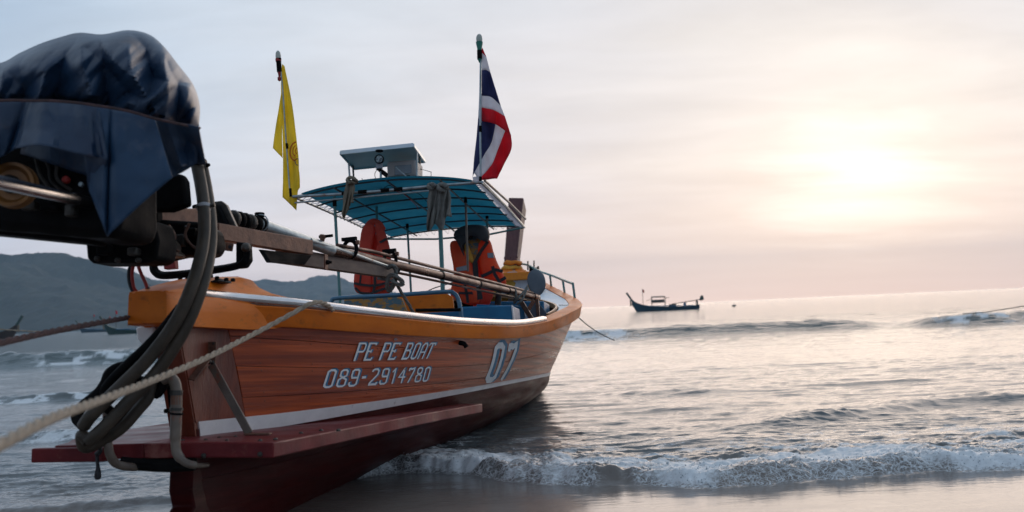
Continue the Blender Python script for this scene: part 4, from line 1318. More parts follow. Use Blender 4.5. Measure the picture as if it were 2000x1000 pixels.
obj('strut', MB().tube([P(757, 352, 4.2), P(783, 366, 4.2)], .005, 6), M['rust'], sp)
bx = thing('battery_box', 'cloudy plastic box with grey window under the solar panel', 'box', P(787, 350, 4.35))
obj('box_body', MB().prism([P(755, 315, 4.3), P(812, 311, 4.3), P(812, 343, 4.3), P(756, 349, 4.3)], (.28, 0, 0)), M['plasticwhite'], bx, bevel=.02)
obj('box_window', MB().prism([P(771, 324, 4.295), P(804, 321, 4.295), P(804, 338, 4.295), P(771, 343, 4.295)], (-.006, 0, 0)), M['plasticgrey'], bx, bevel=.003)
obj('box_stand', MB().box(P(785, 352, 4.4), (.2, .2, .05)), M['fargreen'], bx, bevel=.005)
sl_ = thing('deck_lamp', 'small round lamp with a black rim beside the plastic box', 'lamp', P(742, 370, 4.0))
c = P(741, 311, 4.0)
obj('lamp_head', MB().lathe(c, (-1, 0, 0), [(-.05, .012), (-.045, .03), (-.01, .040), (.012, .041), (.014, .036), (.006, .034), (.006, 0)], 20), M['black'], sl_)
obj('lamp_glass', MB().lathe(c, (-1, 0, 0), [(.006, .033), (.010, .030), (.013, .0)], 20), M['gauge'], sl_)
obj('lamp_socket', MB().box(P(741, 324, 4.02), (.03, .055, .05)), M['plasticgrey'], sl_, bevel=.004)
obj('lamp_bracket', MB().prism([P(733, 330, 4.0), P(745, 329, 4.0), P(757, 338, 4.0), P(755, 348, 4.0), P(742, 337, 4.0)], (.02, 0, 0)), M['black'], sl_)
obj('lamp_post', MB().tube([P(744, 335, 4.01), P(744, 372, 4.01)], .011, 8), M['tube'], sl_)
obj('lamp_post_sleeve', MB().tube([P(744, 357, 4.01), P(744, 377, 4.01)], .015, 8), M['black'], sl_)
obj('cable', MB().tube(spline([P(737, 330, 4.0), P(732, 340, 4.0), P(735, 352, 4.0), P(741, 358, 4.0)], 5), .003, 5), M['strap'], sl_)
obj('lamp_disc', MB().lathe(P(741, 296, 4.02), (0, 0, 1), [(-.006, .018), (0, .034), (.012, .034), (.014, .01)], 16), M['black'], sl_)
# loose wires across the canopy front
for i, pts in enumerate([[(745, 372), (760, 362), (775, 370), (800, 372), (820, 380), (835, 395)], [(758, 352), (770, 362), (772, 372), (790, 380), (812, 400), (817, 410)], [(820, 330), (832, 333), (842, 336)], [(706, 366), (708, 356), (707, 348)], [(842, 350), (842, 335)]]):
    tag(obj('wire', MB().tube(spline([P(x, y, 4.0 - .1 * (i < 2)) for x, y in pts], 5), .0028, 5), M['redpaint'] if i in (1,) else M['strap'], base=P(*pts[0], 4.0)),
        ['black wire looping along the front edge of the canopy', 'red wire hanging under the front of the canopy', 'short wire sticking out behind the solar panel', 'upright wire end beside the solar panel legs', 'upright wire stub right of the solar panel'][i], 'wire')
for x0, x1 in ((668, 690), (700, 716), (744, 760), (770, 786)):
    obj('tape_wrap', MB().tube([P(x0, 377.5 - (x0 - 668) * .075, 3.59), P(x1, 377.5 - (x1 - 668) * .075, 3.59)], .0155, 10), M['black'], CAN)

# ---------------- flags
def flag_pole(name, lab, base_px, top_px, s, r=.008):
    return thing(name, lab, 'flag', P(*base_px, s))


tf = thing('national_flag', 'red white and blue striped flag on a pole at the right corner of the canopy', 'flag', P(938, 355, 3.6))
pole = obj('pole', MB().tube([P(939, 357, 3.6), P(938, 250, 3.6), P(939, 110, 3.6), P(938, 85, 3.6)], .0085, 8), M['tube'], tf)
for y in (246, 250, 345):
    obj('pole_sleeve', MB().tube([P(938.3, y, 3.6), P(938.3, y + 8 + 6 * (y == 345), 3.6)], .012, 8), M['black'], pole)


def strips(curves, mats_, s0, wob, ns=10, seed=0):
    """curves: list of point lists (px) bounding neighbouring strips; grid per strip"""
    mb = MB()
    for k in range(len(curves) - 1):
        A, B_ = spline([np.array(c, float) for c in curves[k]], ns), spline([np.array(c, float) for c in curves[k + 1]], ns)
        n = min(len(A), len(B_))
        rows = []
        for f in np.linspace(0, 1, 7):
            row = []
            for i in range(n):
                q = A[i] * (1 - f) + B_[i] * f
                u = i / (n - 1)
                s = s0 + wob * math.sin(2.2 * q[0] * .09 + q[1] * .045 + seed) + wob * .5 * math.sin(q[0] * .31 - q[1] * .07)
                row.append(P(q[0], q[1], s))
            rows.append(row)
        mb.cur = k
        mb.grid(np.array(rows))
    return mb


up_ = [[(941, 93), (942, 94), (943, 95)], [(941, 103), (945, 106), (950, 112)], [(941, 137), (950, 137), (958, 142)], [(941, 187), (960, 190), (978, 207)], [(941, 210), (964, 215), (986, 227)], [(941, 236), (968, 243), (998, 264)]]
obj('flag_cloth', strips(up_, None, 3.6, .022), [M['fred'], M['fwhite'], M['fblue'], M['fwhite'], M['fred']], tf, solid=.002, recalc=False)
lo_ = [[(936, 205), (931, 265), (926, 310), (923, 346)], [(968, 242), (960, 278), (944, 305), (926, 338)], [(987, 254), (974, 288), (960, 322), (936, 350)], [(998, 263), (999, 290), (984, 322), (971, 349)]]
obj('flag_cloth', strips(lo_, None, 3.66, .022, seed=1), [M['fblue'], M['fwhite'], M['fred']], tf, solid=.002, recalc=False)
obj('flag_cloth', strips([[(937, 120), (936, 180), (934, 230)], [(941, 120), (941, 180), (941, 240)]], None, 3.63, .004), [M['fwhite']], tf, solid=.002, recalc=False)
obj('flag_cloth', strips([[(923, 346), (924, 352), (926, 357)], [(938, 343), (937, 350), (936, 356)]], None, 3.62, .004), [M['fwhite']], tf, solid=.002, recalc=False)
obj('flag_cloth', strips([[(936, 349), (944, 347), (952, 345)], [(940, 352), (958, 350), (971, 346)]], None, 3.66, .006), [M['fred']], tf, solid=.002, recalc=False)
c = P(937, 118, 3.6)
lp = thing('flag_pole_lamp', 'green lamp with clear dome on top of the striped flag pole', 'lamp', c)
obj('lamp_body', MB().lathe(c, (0, 0, 1), [(-.02, .006), (0, .014), (.01, .019), (.10, .019), (.13, .026), (.155, .030), (.16, .022)], 14), M['greenplastic'], lp)
obj('lamp_dome', MB().lathe(c + (0, 0, .16), (0, 0, 1), [(0, .024), (.02, .027), (.045, .024), (.06, .014), (.065, .004)], 14), M['glass'], lp)
obj('lamp_clip', MB().lathe(c + (0, .0, .01), (0, 0, 1), [(0, .0215), (.075, .0215)], 12), M['black'], lp)

yf = thing('yellow_flag', 'yellow flag with orange emblem on a leaning pole at the left canopy corner', 'flag', P(567, 384, 3.6))
obj('pole', MB().tube([P(567, 384, 3.6), P(560, 290, 3.6), P(552, 170, 3.6), P(547, 120, 3.6)], .007, 8), M['tube'], yf)
for a, b in (((560, 280), (561, 290)), ((567, 368), (568, 384))):
    obj('pole_sleeve', MB().tube([P(*a, 3.59), P(*b, 3.59)], .011, 8), M['black'], yf)
obj('flag_cloth', strips([[(551, 125), (549, 170), (552, 260), (553, 330), (552, 385)], [(555, 128), (558, 180), (563, 270), (566, 340), (568, 400)], [(556, 130), (570, 200), (579, 270), (584, 330), (579, 411)]], None, 3.62, .02), [M['yellow']] * 2, yf, solid=.002, recalc=False)
obj('flag_cloth', strips([[(551, 172), (544, 215), (537, 258), (533, 289)], [(553, 180), (552, 220), (551, 262), (552, 309)]], None, 3.66, .02, seed=2), [M['yellow']], yf, solid=.002, recalc=False)
obj('flag_cloth', strips([[(578, 300), (585, 340), (586, 366)], [(570, 300), (576, 350), (580, 375)]], None, 3.65, .01, seed=2), [M['yellow']], yf, solid=.002, recalc=False)
# orange ornament printed on the cloth, seen from the side
for pts, r in (([(578, 277), (571, 282), (567, 293), (568, 306), (574, 313), (580, 310)], .006), ([(577, 284), (573, 290), (572, 299), (576, 305)], .0045), ([(580, 288), (577, 295), (580, 301)], .004)):
    obj('printed_ornament', MB().tube(spline([P(x, y, 3.585) for x, y in pts], 5), r, 6), M['emblem'], yf)
obj('printed_ornament', MB().tube(spline([P(x, y, 3.585) for x, y in [(583, 310), (576, 312), (578, 320), (582, 323)]], 5), .003, 6), M['fblue'], yf)
c = P(546, 142, 3.6)
lp = thing('flag_pole_lamp', 'black and red lamp with clear dome on top of the yellow flag pole', 'lamp', c)
obj('lamp_body', MB().lathe(c, (-.0, -.08, 1), [(0, .016), (.012, .022), (.10, .022), (.11, .025), (.125, .025)], 14), M['black'], lp)
obj('lamp_trim', MB().lathe(c + (0, -.009, .10), (0, -.08, 1), [(0, .0255), (.022, .0255)], 14), M['redpaint'], lp)
obj('lamp_dome', MB().lathe(c + (0, -.010, .125), (0, -.08, 1), [(0, .022), (.02, .024), (.05, .020), (.066, .010), (.07, .003)], 14), M['glass'], lp)
obj('lamp_tail', MB().lathe(c + (0, .0, -.075), (0, -.0, 1), [(0, .004), (.01, .016), (.03, .018), (.04, .009), (.06, .012), (.078, .018)], 10), M['redpaint'], lp)

# ---------------- cloths tied to the canopy front
def drape(name, lab, cat, cols, s, mat_, base, amp=.018, fr=5.0, knot=None):
    """cols: (top px, bottom px) pairs from left to right"""
    t = thing(name, lab, cat, base)
    T = spline([np.array(c[0], float) for c in cols], 6); B_ = spline([np.array(c[1], float) for c in cols], 6)
    n = len(T)
    rows = []
    for f in np.linspace(0, 1, 14):
        row = []
        for i in range(n):
            q = T[i] * (1 - f) + B_[i] * f
            u = i / (n - 1)
            ss = s + amp * (.3 + f) * math.sin(u * fr * 2 * math.pi + 2 * f) + amp * .5 * math.sin(u * fr * 4.3 + f * 5)
            row.append(P(q[0] + 1.2 * math.sin(f * 9 + u * 17), q[1], ss))
        rows.append(row)
    obj('cloth', MB().grid(np.array(rows)), M[mat_], t, solid=.005, recalc=False)
    for (px, py, r, k) in knot or []:
        p = [P(px + r * math.cos(a), py + r * .7 * math.sin(a), s - .02 + .02 * math.sin(a * 2)) for a in np.linspace(0, 2 * math.pi, 13)[:-1]]
        obj('knot', MB().tube(p, k, 8, closed=True), M[mat_], t)
    return t


drape('rag', 'large grey rag knotted over the front edge of the canopy', 'rag', [((838, 362), (834, 418)), ((846, 358), (836, 452)), ((853, 360), (846, 440)), ((861, 358), (852, 438)), ((868, 360), (863, 450)), ((874, 362), (872, 424)), ((878, 364), (882, 424))],
      3.5, 'rag', P(858, 365, 3.5), knot=[(864, 366, 8, .020), (843, 364, 6, .018)])
drape('rag', 'narrow olive rag knotted around the left legs of the solar panel', 'rag', [((676, 350), (668, 412)), ((681, 350), (671, 426)), ((686, 352), (676, 420)), ((689, 350), (684, 398)), ((693, 352), (690, 396))], 3.52, 'ragbrown', P(684, 352, 3.52),
      amp=.012, fr=3, knot=[(686, 352, 8, .014), (693, 354, 5, .010)])

# ---------------- life jackets
def strap(pts, s, w=.022, th=.006, m_='strap', parent=None, nm='strap'):
    mb = MB()
    q = [P(x, y, s) for x, y in pts]
    for a, b in zip(q[:-1], q[1:]):
        mb.beam(a, b, th, w, up=np.cross(b - a, (1, 0, 0)))
    mb2 = MB()
    n = len(q)
    A = []
    for i in range(n):
        d = q[min(i + 1, n - 1)] - q[max(i - 1, 0)]; d /= np.linalg.norm(d)
        nn2 = np.cross(d, (1, 0, 0)); nn2 /= np.linalg.norm(nn2)
        A.append((q[i] + nn2 * w / 2, q[i] - nn2 * w / 2))
    mb2.slab(np.array([[a for a, b in A], [b for a, b in A]]), (-th, 0, 0))
    return obj(nm, mb2, M[m_], parent)


lj = thing('life_jacket', 'red orange life jacket hanging by its neck on the left behind the shaft', 'life jacket', P(727, 572, 4.3))
S4 = 4.3
obj('panel', puff([P(x, y, S4) for x, y in [(718, 436), (708, 448), (703, 480), (694, 530), (692, 560), (700, 573), (722, 574), (728, 560), (726, 520), (728, 480), (733, 450), (728, 436)]], .09), M['vestred'], lj)
obj('panel', puff([P(x, y, S4 + .01) for x, y in [(733, 434), (745, 440), (755, 462), (762, 492), (764, 530), (766, 560), (758, 574), (730, 574), (727, 560), (730, 510), (738, 480), (744, 468), (738, 452)]], .09), M['vestred'], lj)
obj('panel', puff([P(x, y, S4 + .09) for x, y in [(725, 470), (750, 468), (752, 575), (722, 575)]], .07), M['vestred'], lj)
obj('collar', MB().tube(spline([P(x, y, S4 + .02) for x, y in [(716, 446), (722, 437), (731, 433), (741, 438), (748, 449)]], 5), .030, 8), M['vestred'], lj)
strap([(692, 553), (704, 556), (722, 558), (738, 557), (754, 553), (768, 556)], S4 - .055, parent=lj)
strap([(694, 562), (704, 572), (722, 574), (745, 566), (768, 559)], S4 - .06, parent=lj)
strap([(706, 530), (703, 556)], S4 - .056, .016, parent=lj)
strap([(732, 530), (733, 556), (729, 572)], S4 - .056, .024, parent=lj)
strap([(742, 474), (756, 466)], S4 - .052, .022, parent=lj)

vj = thing('life_jacket', 'orange life jacket with two grey reflective patches hanging below a black hood', 'life jacket', P(915, 592, 4.75))
SV = 4.75
obj('panel', puff([P(x, y, SV) for x, y in [(880, 474), (893, 470), (904, 478), (914, 498), (923, 520), (930, 545), (936, 578), (934, 592), (918, 592), (892, 586), (880, 575), (886, 545), (886, 520), (881, 495)]], .10), M['vest'], vj)
obj('panel', puff([P(x, y, SV + .02) for x, y in [(938, 472), (950, 466), (958, 472), (963, 490), (972, 515), (983, 535), (989, 552), (982, 556), (966, 548), (950, 545), (940, 530), (936, 505), (934, 485)]], .10), M['vest'], vj)
obj('lining', puff([P(x, y, SV + .10) for x, y in [(896, 470), (940, 462), (962, 500), (965, 560), (955, 590), (905, 592), (898, 540)]], .05), M['vestred'], vj)
obj('inner_board', puff([P(x, y, SV + .02) for x, y in [(906, 478), (922, 462), (936, 458), (946, 464), (938, 478), (934, 500), (928, 520), (918, 512), (910, 496)]], .05), M['peel'], vj)
obj('inner_pad', puff([P(x, y, SV - .03) for x, y in [(907, 475), (914, 480), (920, 492), (925, 508), (923, 514), (915, 508), (908, 492)]], .04), M['garlandyel'], vj)
for q in ([(891, 523), (912, 518), (913, 528), (893, 531)], [(952, 494), (964, 494), (965, 504), (953, 504)]):
    obj('reflective_patch', MB().prism([P(x, y, SV - .045) for x, y in q], (-.012, 0, 0)), M['grey'], vj, bevel=.002)
strap([(928, 512), (930, 545), (934, 560), (938, 585)], SV - .03, .05, parent=vj)
strap([(953, 472), (940, 490), (930, 508), (926, 515)], SV - .05, .03, parent=vj)
strap([(940, 540), (950, 536), (962, 530), (968, 527), (982, 530)], SV - .05, .03, parent=vj)
strap([(962, 520), (966, 535), (974, 548), (978, 556)], SV - .055, .03, parent=vj)
strap([(978, 548), (988, 542)], SV - .05, .03, parent=vj)
strap([(908, 556), (912, 575), (914, 592)], SV - .055, .026, parent=vj)
strap([(896, 572), (910, 573), (922, 572), (922, 575)], SV - .055, .022, parent=vj)
strap([(880, 572), (896, 576), (900, 592)], SV - .05, .02, parent=vj)
rj = thing('life_jacket', 'dull red life jacket tucked behind the bright orange one', 'life jacket', P(950, 592, 5.0))
obj('panel', puff([P(x, y, 5.0) for x, y in [(930, 548), (955, 548), (962, 560), (958, 590), (945, 600), (925, 600), (926, 570)]], .10), M['vestred'], rj)
obj('strap', MB().tube([P(975, 560, 5.0), P(972, 598, 5.0)], .03, 8), M['strap'], rj)
hd = thing('hood', 'black cloth hood hanging over the top of the orange life jacket', 'hood', P(915, 470, 4.66))
obj('crown', puff([P(x, y, 4.7) for x, y in [(887, 458), (897, 446), (915, 440), (940, 440), (953, 447), (956, 462), (950, 474), (944, 462), (932, 458), (918, 464), (908, 476), (905, 492), (898, 480), (890, 468)]], .16), M['strap'], hd)
obj('brim', puff([P(x, y, 4.62) for x, y in [(885, 464), (892, 470), (903, 494), (907, 500), (903, 482), (912, 468), (900, 458)]], .05), M['strap'], hd)
# ------------------------------------------------------------------ the long-tail engine
EN = thing('longtail_engine', 'black engine on a rusty steel beam frame with long brown propeller shaft on the stern', 'engine', P(395, 545, .12))


def pb(pts, s0, ds, m, nm, parent=EN, bevel=.006, **k):
    """prism from a pixel outline at station s0, running ds along the boat"""
    return obj(nm, MB().prism([P(x, y, s0) for x, y in pts], (ds, 0, 0)), M[m] if isinstance(m, str) else m, parent, bevel=bevel, **k)


def sx(s):
    """starboard offset of the shaft line at station s"""
    return .143 + .193 * (s - .2)


# crankcase, oil pan, flywheel housing
pb([(-230, 250), (-60, 180), (120, 160), (190, 200), (225, 260), (232, 345), (232, 430), (222, 462), (165, 462), (60, 452), (-230, 430)], -1.2, .28, 'black', 'engine_block', bevel=.03)
pb([(170, 430), (300, 430), (310, 470), (305, 505), (290, 512), (180, 514), (169, 506), (166, 470)], -.72, .16, 'black', 'oil_pan', bevel=.012)
pb([(-230, 395), (168, 400), (168, 474), (-230, 435)], -1.1, .14, 'black', 'sump', bevel=.012)
pb([(255, 362), (352, 338), (360, 352), (364, 400), (330, 412), (255, 412)], -.42, .06, 'black', 'air_filter_cover', bevel=.012)
pb([(270, 425), (380, 432), (412, 446), (418, 478), (408, 498), (345, 498), (300, 508), (285, 470)], -.30, .14, 'black', 'bell_housing', bevel=.02)
tray = pb([(52, 426), (150, 430), (160, 440), (155, 449), (120, 450), (50, 436)], -1.16, .02, 'iron', 'gasket_plate', bevel=.003)
for x, y in [(72, 434), (96, 437), (120, 436), (140, 442), (108, 444)]:
    obj('bolt', MB().lathe(P(x, y, -1.165), (-1, 0, 0), [(-.003, .007), (.005, .007), (.008, .003)], 8), M['black'], tray)
cb = pb([(298, 466), (312, 462), (326, 466), (334, 478), (333, 488), (341, 492), (341, 499), (318, 500), (296, 494)], -.46, .1, 'pvc', 'fuel_filter', bevel=.012)
obj('filter_band', MB().tube([P(300, 481, -.47), P(318, 484, -.48), P(332, 484, -.47)], .006, 6), M['iron'], cb)
c = P(26, 362, -1.35)
pl = obj('pulley', MB().lathe(c, (-1, .25, 0), [(-.03, .03), (-.03, .066), (-.018, .075), (-.012, .062), (.0, .060), (.008, .075), (.02, .072), (.022, .062), (.008, .05), (.008, .02), (.03, .02), (.03, .0)], 28), M['pulley'], EN)
obj('pulley_hub', MB().lathe(c + (-.02, .005, 0), (-1, .25, 0), [(0, .03), (.02, .028), (.026, .016), (.03, 0)], 16), M['black'], pl)
obj('tiller_bar', MB().tube([P(-150, 316, -2.2), P(0, 356, -1.75), P(158, 392, -1.25)], .020, 14), M['steel'], EN)
obj('tiller_socket', MB().tube([P(146, 389, -1.29), P(175, 397, -1.2)], .022, 12), M['black'], EN)
for i, pts in enumerate([[(80, 300), (95, 325), (100, 352), (120, 372)], [(92, 298), (110, 318), (112, 350), (140, 372)], [(70, 310), (78, 340), (96, 366)]]):
    obj('fuel_line', MB().tube(spline([P(x, y, -1.2 - .02 * i) for x, y in pts], 6), .0055, 8), M['iron'], EN)
obj('red_cap', MB().lathe(P(132, 353, -1.22), (-1, 0, .2), [(0, .012), (.015, .012), (.02, .006)], 10), M['redpaint'], EN)
obj('cable_nut', MB().lathe(P(161, 362, -1.22), (-1, 0, .2), [(0, .008), (.012, .008)], 6), M['tube'], EN)

# smaller castings and fittings that show between the cover and the sump
for (x, y, s, w, h, m_) in [(60, 402, -1.24, .05, .03, 'iron'), (100, 408, -1.24, .06, .02, 'black'), (140, 412, -1.24, .03, .04, 'iron'), (120, 385, -1.24, .02, .05, 'black'), (240, 455, -.9, .05, .06, 'iron'), (262, 492, -.74, .04, .03, 'iron'), (205, 488, -.76, .05, .04, 'black'), (352, 470, -.33, .05, .05, 'iron'), (378, 455, -.33, .03, .04, 'black')]:
    obj('engine_fitting', MB().box(P(x, y, s), (.04, w, h)), M[m_], EN, bevel=.006)
for (x, y, s) in [(190, 505, -.73), (230, 508, -.73), (270, 508, -.73), (182, 445, -.95), (215, 440, -.95), (365, 445, -.32), (402, 470, -.31), (392, 488, -.31), (330, 500, -.31)]:
    obj('bolt', MB().lathe(P(x, y, s), (-1, 0, 0), [(-.01, .010), (.006, .010), (.012, .005)], 8), M['iron'], EN)
for pts in ([(250, 400), (262, 430), (258, 462), (275, 486)], [(330, 440), (342, 462), (336, 482), (350, 492)], [(370, 436), (362, 460), (378, 482), (400, 486)]):
    obj('fuel_line', MB().tube(spline([P(x, y, -.42) for x, y in pts], 6), .006, 8), M['rust'], EN)

# frame beams of square tube
obj('frame_beam', MB().beam(P(236, 421, -.5), P(388, 427, .02), .055, .068, h2=.088), M['rust'], EN, bevel=.004)
obj('frame_beam', MB().beam(P(418, 452, .10), P(603, 484, 1.0), .055, .078, h2=.082), M['rust'], EN, bevel=.004)
obj('beam_wrap', MB().beam(P(291, 424, -.32), P(305, 425, -.27), .075, .095), M['black'], EN, bevel=.01)
obj('beam_clamp', MB().beam(P(280, 392, -.34), P(284, 470, -.34), .03, .03), M['rust'], EN, bevel=.004)
obj('lower_beam', MB().beam(P(545, 498, .85), P(768, 532, 2.0), .05, .088, h2=.082), M['beamgrey'], EN, bevel=.004)
obj('lower_plate', MB().prism([P(504, 487, .5), P(600, 498, .95), P(586, 517, .95), P(520, 513, .5)], (.02, .02, 0)), M['black'], EN, bevel=.003)
st_ = obj('stop_plate', MB().box(P(625, 512, 1.08) + (0, .035, 0), (.05, .008, .085)), M['rust'], EN, bevel=.002)
obj('bolt', MB().lathe(P(625, 513, 1.08) + (0, .038, 0), (0, 1, 0), [(0, .014), (.012, .014), (.02, .008), (.03, .008)], 8), M['black'], st_)
obj('steering_rod', MB().tube([P(600, 470, 1.0) + (0, .02, 0), P(690, 499, 1.5) + (0, .02, 0), P(757, 523, 1.95) + (0, .02, 0)], .014, 10), M['tube'], EN)
obj('rod_socket', MB().tube([P(745, 520, 1.9) + (0, .02, 0), P(772, 528, 2.02) + (0, .02, 0)], .019, 10), M['black'], EN)
# cross plates and small hardware along the beam
hb_ = obj('hole_bracket', MB().prism([P(430, 472, .1), P(456, 475, .1), P(453, 491, .1), P(437, 489, .1)], (.01, 0, 0)), M['rust'], EN, bevel=.003)
for x, y in ((438, 480), (449, 482)):
    obj('hole', MB().lathe(P(x, y, .097), (-1, 0, 0), [(-.001, .008), (.002, .008)], 10), M['strap'], hb_)
cp = pb([(414, 394), (432, 392), (442, 400), (462, 444), (450, 450), (420, 440)], .25, .03, 'iron', 'cover_plate', bevel=.004)
pb([(395, 395), (425, 398), (446, 440), (430, 446), (380, 430), (372, 400)], .22, .1, 'black', 'coupling_guard', bevel=.012)
# flexible boot: rings
for i in range(6):
    a = mix(P(455, 428, .38), P(508, 440, .62), i / 5)
    obj('boot_ring', MB().lathe(a, P(508, 440, .62) - P(455, 428, .38), [(-.018, .026), (-.012, .043), (.0, .047), (.012, .043), (.018, .026)], 14), M['black'] if i % 3 else M['iron'], EN)
obj('boot_clip', MB().tube([P(508, 436, .58) + np.array([0, .045 * math.cos(a), .045 * math.sin(a)]) for a in np.linspace(0, 2 * math.pi, 17)[:-1]], .004, 6, closed=True), M['tube'], EN)
gc = obj('grease_cup', MB().lathe(P(507, 437, .6), (0, 0, 1), [(0, .009), (.03, .012), (.032, .023), (.055, .026), (.058, .022), (.05, .018)], 14), M['black'], EN)
# shaft: bright bearing tube, then the brown tube and the thin pipe riding on it
A0, A1, A2 = P(505, 438, .6), P(648, 489, 1.25), P(1044, 580, 4.8)
obj('bearing_tube', MB().tube([A0, mix(A0, A1, .5), A1], [.034, .034, .033], 16), M['tube'], EN)
obj('shaft_tube', MB().tube([mix(A0, A1, .97)] + [mix(A1, A2, k_) for k_ in (.25, .5, .75, 1)], .0285, 16), M['brownpipe'], EN)
offp = np.array([0, .0, .055])
tpth = [A1 + offp + np.array([.1, 0, -.012])] + [mix(A1, A2, k_) + offp * (1 - .35 * k_) for k_ in (.15, .4, .7, .92, .985)]
obj('guard_pipe', MB().tube(tpth, .0115, 10), M['brownpipe'], EN)
obj('guard_pipe', MB().tube([A1 + (.05, -.02, -.05)] + [mix(A1, A2, k_) + (0, -.02, -.042) for k_ in (.3, .6, .95)], .009, 8), M['brownpipe'], EN)
for k_ in (.42, .62, .80):
    q = mix(A1, A2, k_)
    obj('shaft_band', MB().tube([q, mix(A1, A2, k_ + .006)], .0315, 14), M['black'], EN)
for (x, y, s, k_) in ((684, 487, 1.46, .1), (762, 508, 2.02, .27)):
    q = P(x, y, s) + (0, 0, .01)
    cl = obj('shaft_clamp', MB().tube([q + np.array([0, .040 * math.cos(a), .052 * math.sin(a) - .008]) for a in np.linspace(0, 2 * math.pi, 15)[:-1]], .012, 8, closed=True), M['black'], EN)
    obj('clamp_bolt', MB().beam(q + (.0, .045, -.0), q + (.0, .045, .085), .014, .014), M['black'], cl)
    obj('clamp_nut', MB().box(q + (-.0, .048, .03), (.03, .02, .025)), M['rust'], cl, bevel=.003)
    obj('clamp_jaw', MB().beam(q + (0, -.05, .05), q + (0, .04, .055), .028, .02), M['black'], cl)
k1 = P(630, 466, 1.15)
gn = obj('grease_nipple', MB().lathe(k1, (0, .2, 1), [(-.04, .012), (.0, .014), (.01, .020), (.02, .020), (.024, .012)], 10), M['rust'], EN)
obj('nipple_arm', MB().tube([k1 + (0, -.02, .01), k1 + (0, .06, .015)], .009, 8), M['black'], gn)

# propeller
hubc = P(1047, 583, 4.85)
ax = (A2 - A1) / np.linalg.norm(A2 - A1)
pr = obj('propeller_hub', MB().lathe(mix(A1, A2, .985), ax, [(0, .034), (.05, .038), (.13, .034), (.17, .020), (.185, 0)], 16), M['brownpipe'], EN)


def blade(outline, s, twist, th=.03):
    q = spline([np.array(p_, float) for p_ in outline], 4, closed=True)
    c = sum(q) / len(q)
    mb = puff([P(p_[0], p_[1], s + twist * (p_[0] - c[0])) for p_ in q], th, off=(1, 0, 0), rings=(1, .94, .75, .5, .25), n=1)
    return mb


obj('blade', blade([(1046, 582), (1036, 568), (1030, 550), (1032, 535), (1041, 527), (1052, 528), (1062, 537), (1066, 553), (1063, 567), (1055, 577), (1049, 583)], 4.86, .004), M['propgrey'], EN)
obj('blade', blade([(1047, 588), (1052, 592), (1064, 606), (1072, 618), (1070, 632), (1052, 640), (1034, 634), (1034, 612), (1040, 596), (1044, 589)], 4.86, -.004), M['propgrey'], EN)

# gimbal: black bent bar carrying the frame on the stern block
g1 = [(304, 506), (300, 522), (306, 533), (322, 538), (370, 534), (420, 527), (455, 521), (474, 514), (482, 500), (481, 484)]
obj('gimbal_yoke', MB().tube(spline([P(x, y, .12) for x, y in g1], 5), .0215, 4), M['black'], EN, bevel=.004)
obj('yoke_cheek', MB().prism([P(460, 472, .12), P(485, 474, .12), P(487, 508, .12), P(478, 522, .12), P(460, 524, .12)], (.05, 0, 0)), M['black'], EN, bevel=.008)
obj('pivot_bolt', MB().lathe(P(480, 484, .11), (-1, .5, 0), [(-.03, .018), (.0, .022), (.022, .022), (.028, .018), (.034, .01)], 10), M['iron'], EN)
obj('swivel_post', MB().lathe(P(398, 556, .12), (0, 0, 1), [(0, .06), (.012, .06), (.016, .045), (.05, .04), (.075, .045)], 18), M['black'], EN)
obj('swivel_plate', MB().prism([P(346, 552, .05), P(360, 545, .15), P(430, 544, .15), P(432, 549, .05), P(372, 554, .05)], (.12, 0, 0)), M['black'], EN, bevel=.003)
for x, y in ((352, 546), (366, 544), (424, 543), (442, 546), (455, 547)):
    obj('bolt', MB().lathe(P(x, y + 3, .1), (0, 0, 1), [(0, .011), (.012, .011), (.016, .006)], 8), M['black'], EN)
pb([(318, 508), (340, 500), (342, 524), (320, 526)], .10, .04, 'redpaint', 'red_bracket', bevel=.004)
for pts, m_ in (([(258, 512), (252, 530), (253, 552), (262, 572), (275, 578)], 'strap'), ([(268, 512), (274, 530), (284, 552), (290, 570)], 'redpaint'), ([(262, 512), (258, 535), (262, 562), (272, 574)], 'redpaint'), ([(266, 576), (280, 570), (292, 562)], 'strap')):
    obj('control_cable', MB().tube(spline([P(x, y, -.3) for x, y in pts], 5), .0075, 8), M[m_], EN)
obj('control_cable', MB().tube(spline([P(x, y, -.1) for x, y in [(330, 500), (322, 506), (305, 506), (290, 500)]], 5), .005, 8), M['pvc'], EN)

# big cooling hoses
def hose(pts, r, m='hose', nm='cooling_hose', n=8):
    return obj(nm, MB().tube(spline([P(*q) for q in pts], 6), r, 12), M[m], EN)


hose([(383, 312, -.30), (394, 370, -.33), (399, 420, -.38), (396, 480, -.42), (378, 550, -.48), (345, 625, -.52), (290, 700, -.54), (225, 765, -.56), (178, 812, -.58), (163, 832, -.56)], .0265)
hose([(392, 315, -.26), (403, 370, -.28), (411, 430, -.32), (410, 490, -.36), (394, 560, -.44), (362, 640, -.48), (310, 722, -.50), (250, 785, -.53), (200, 838, -.56), (172, 862, -.56)], .0265)
hose([(352, 600, -.46), (320, 640, -.48), (285, 678, -.50), (235, 725, -.50), (205, 760, -.50), (205, 790, -.50), (226, 812, -.50)], .019, 'black')
hose([(163, 832, -.56), (150, 815, -.54), (160, 795, -.52), (190, 770, -.50), (205, 750, -.48), (215, 728, -.46), (240, 716, -.44), (262, 722, -.42)], .022, 'black')
hose([(172, 862, -.56), (160, 850, -.56), (164, 872, -.52), (185, 868, -.48), (235, 838, -.46), (270, 800, -.44), (290, 775, -.42), (300, 740, -.40), (318, 730, -.38), (338, 738, -.38)], .024)
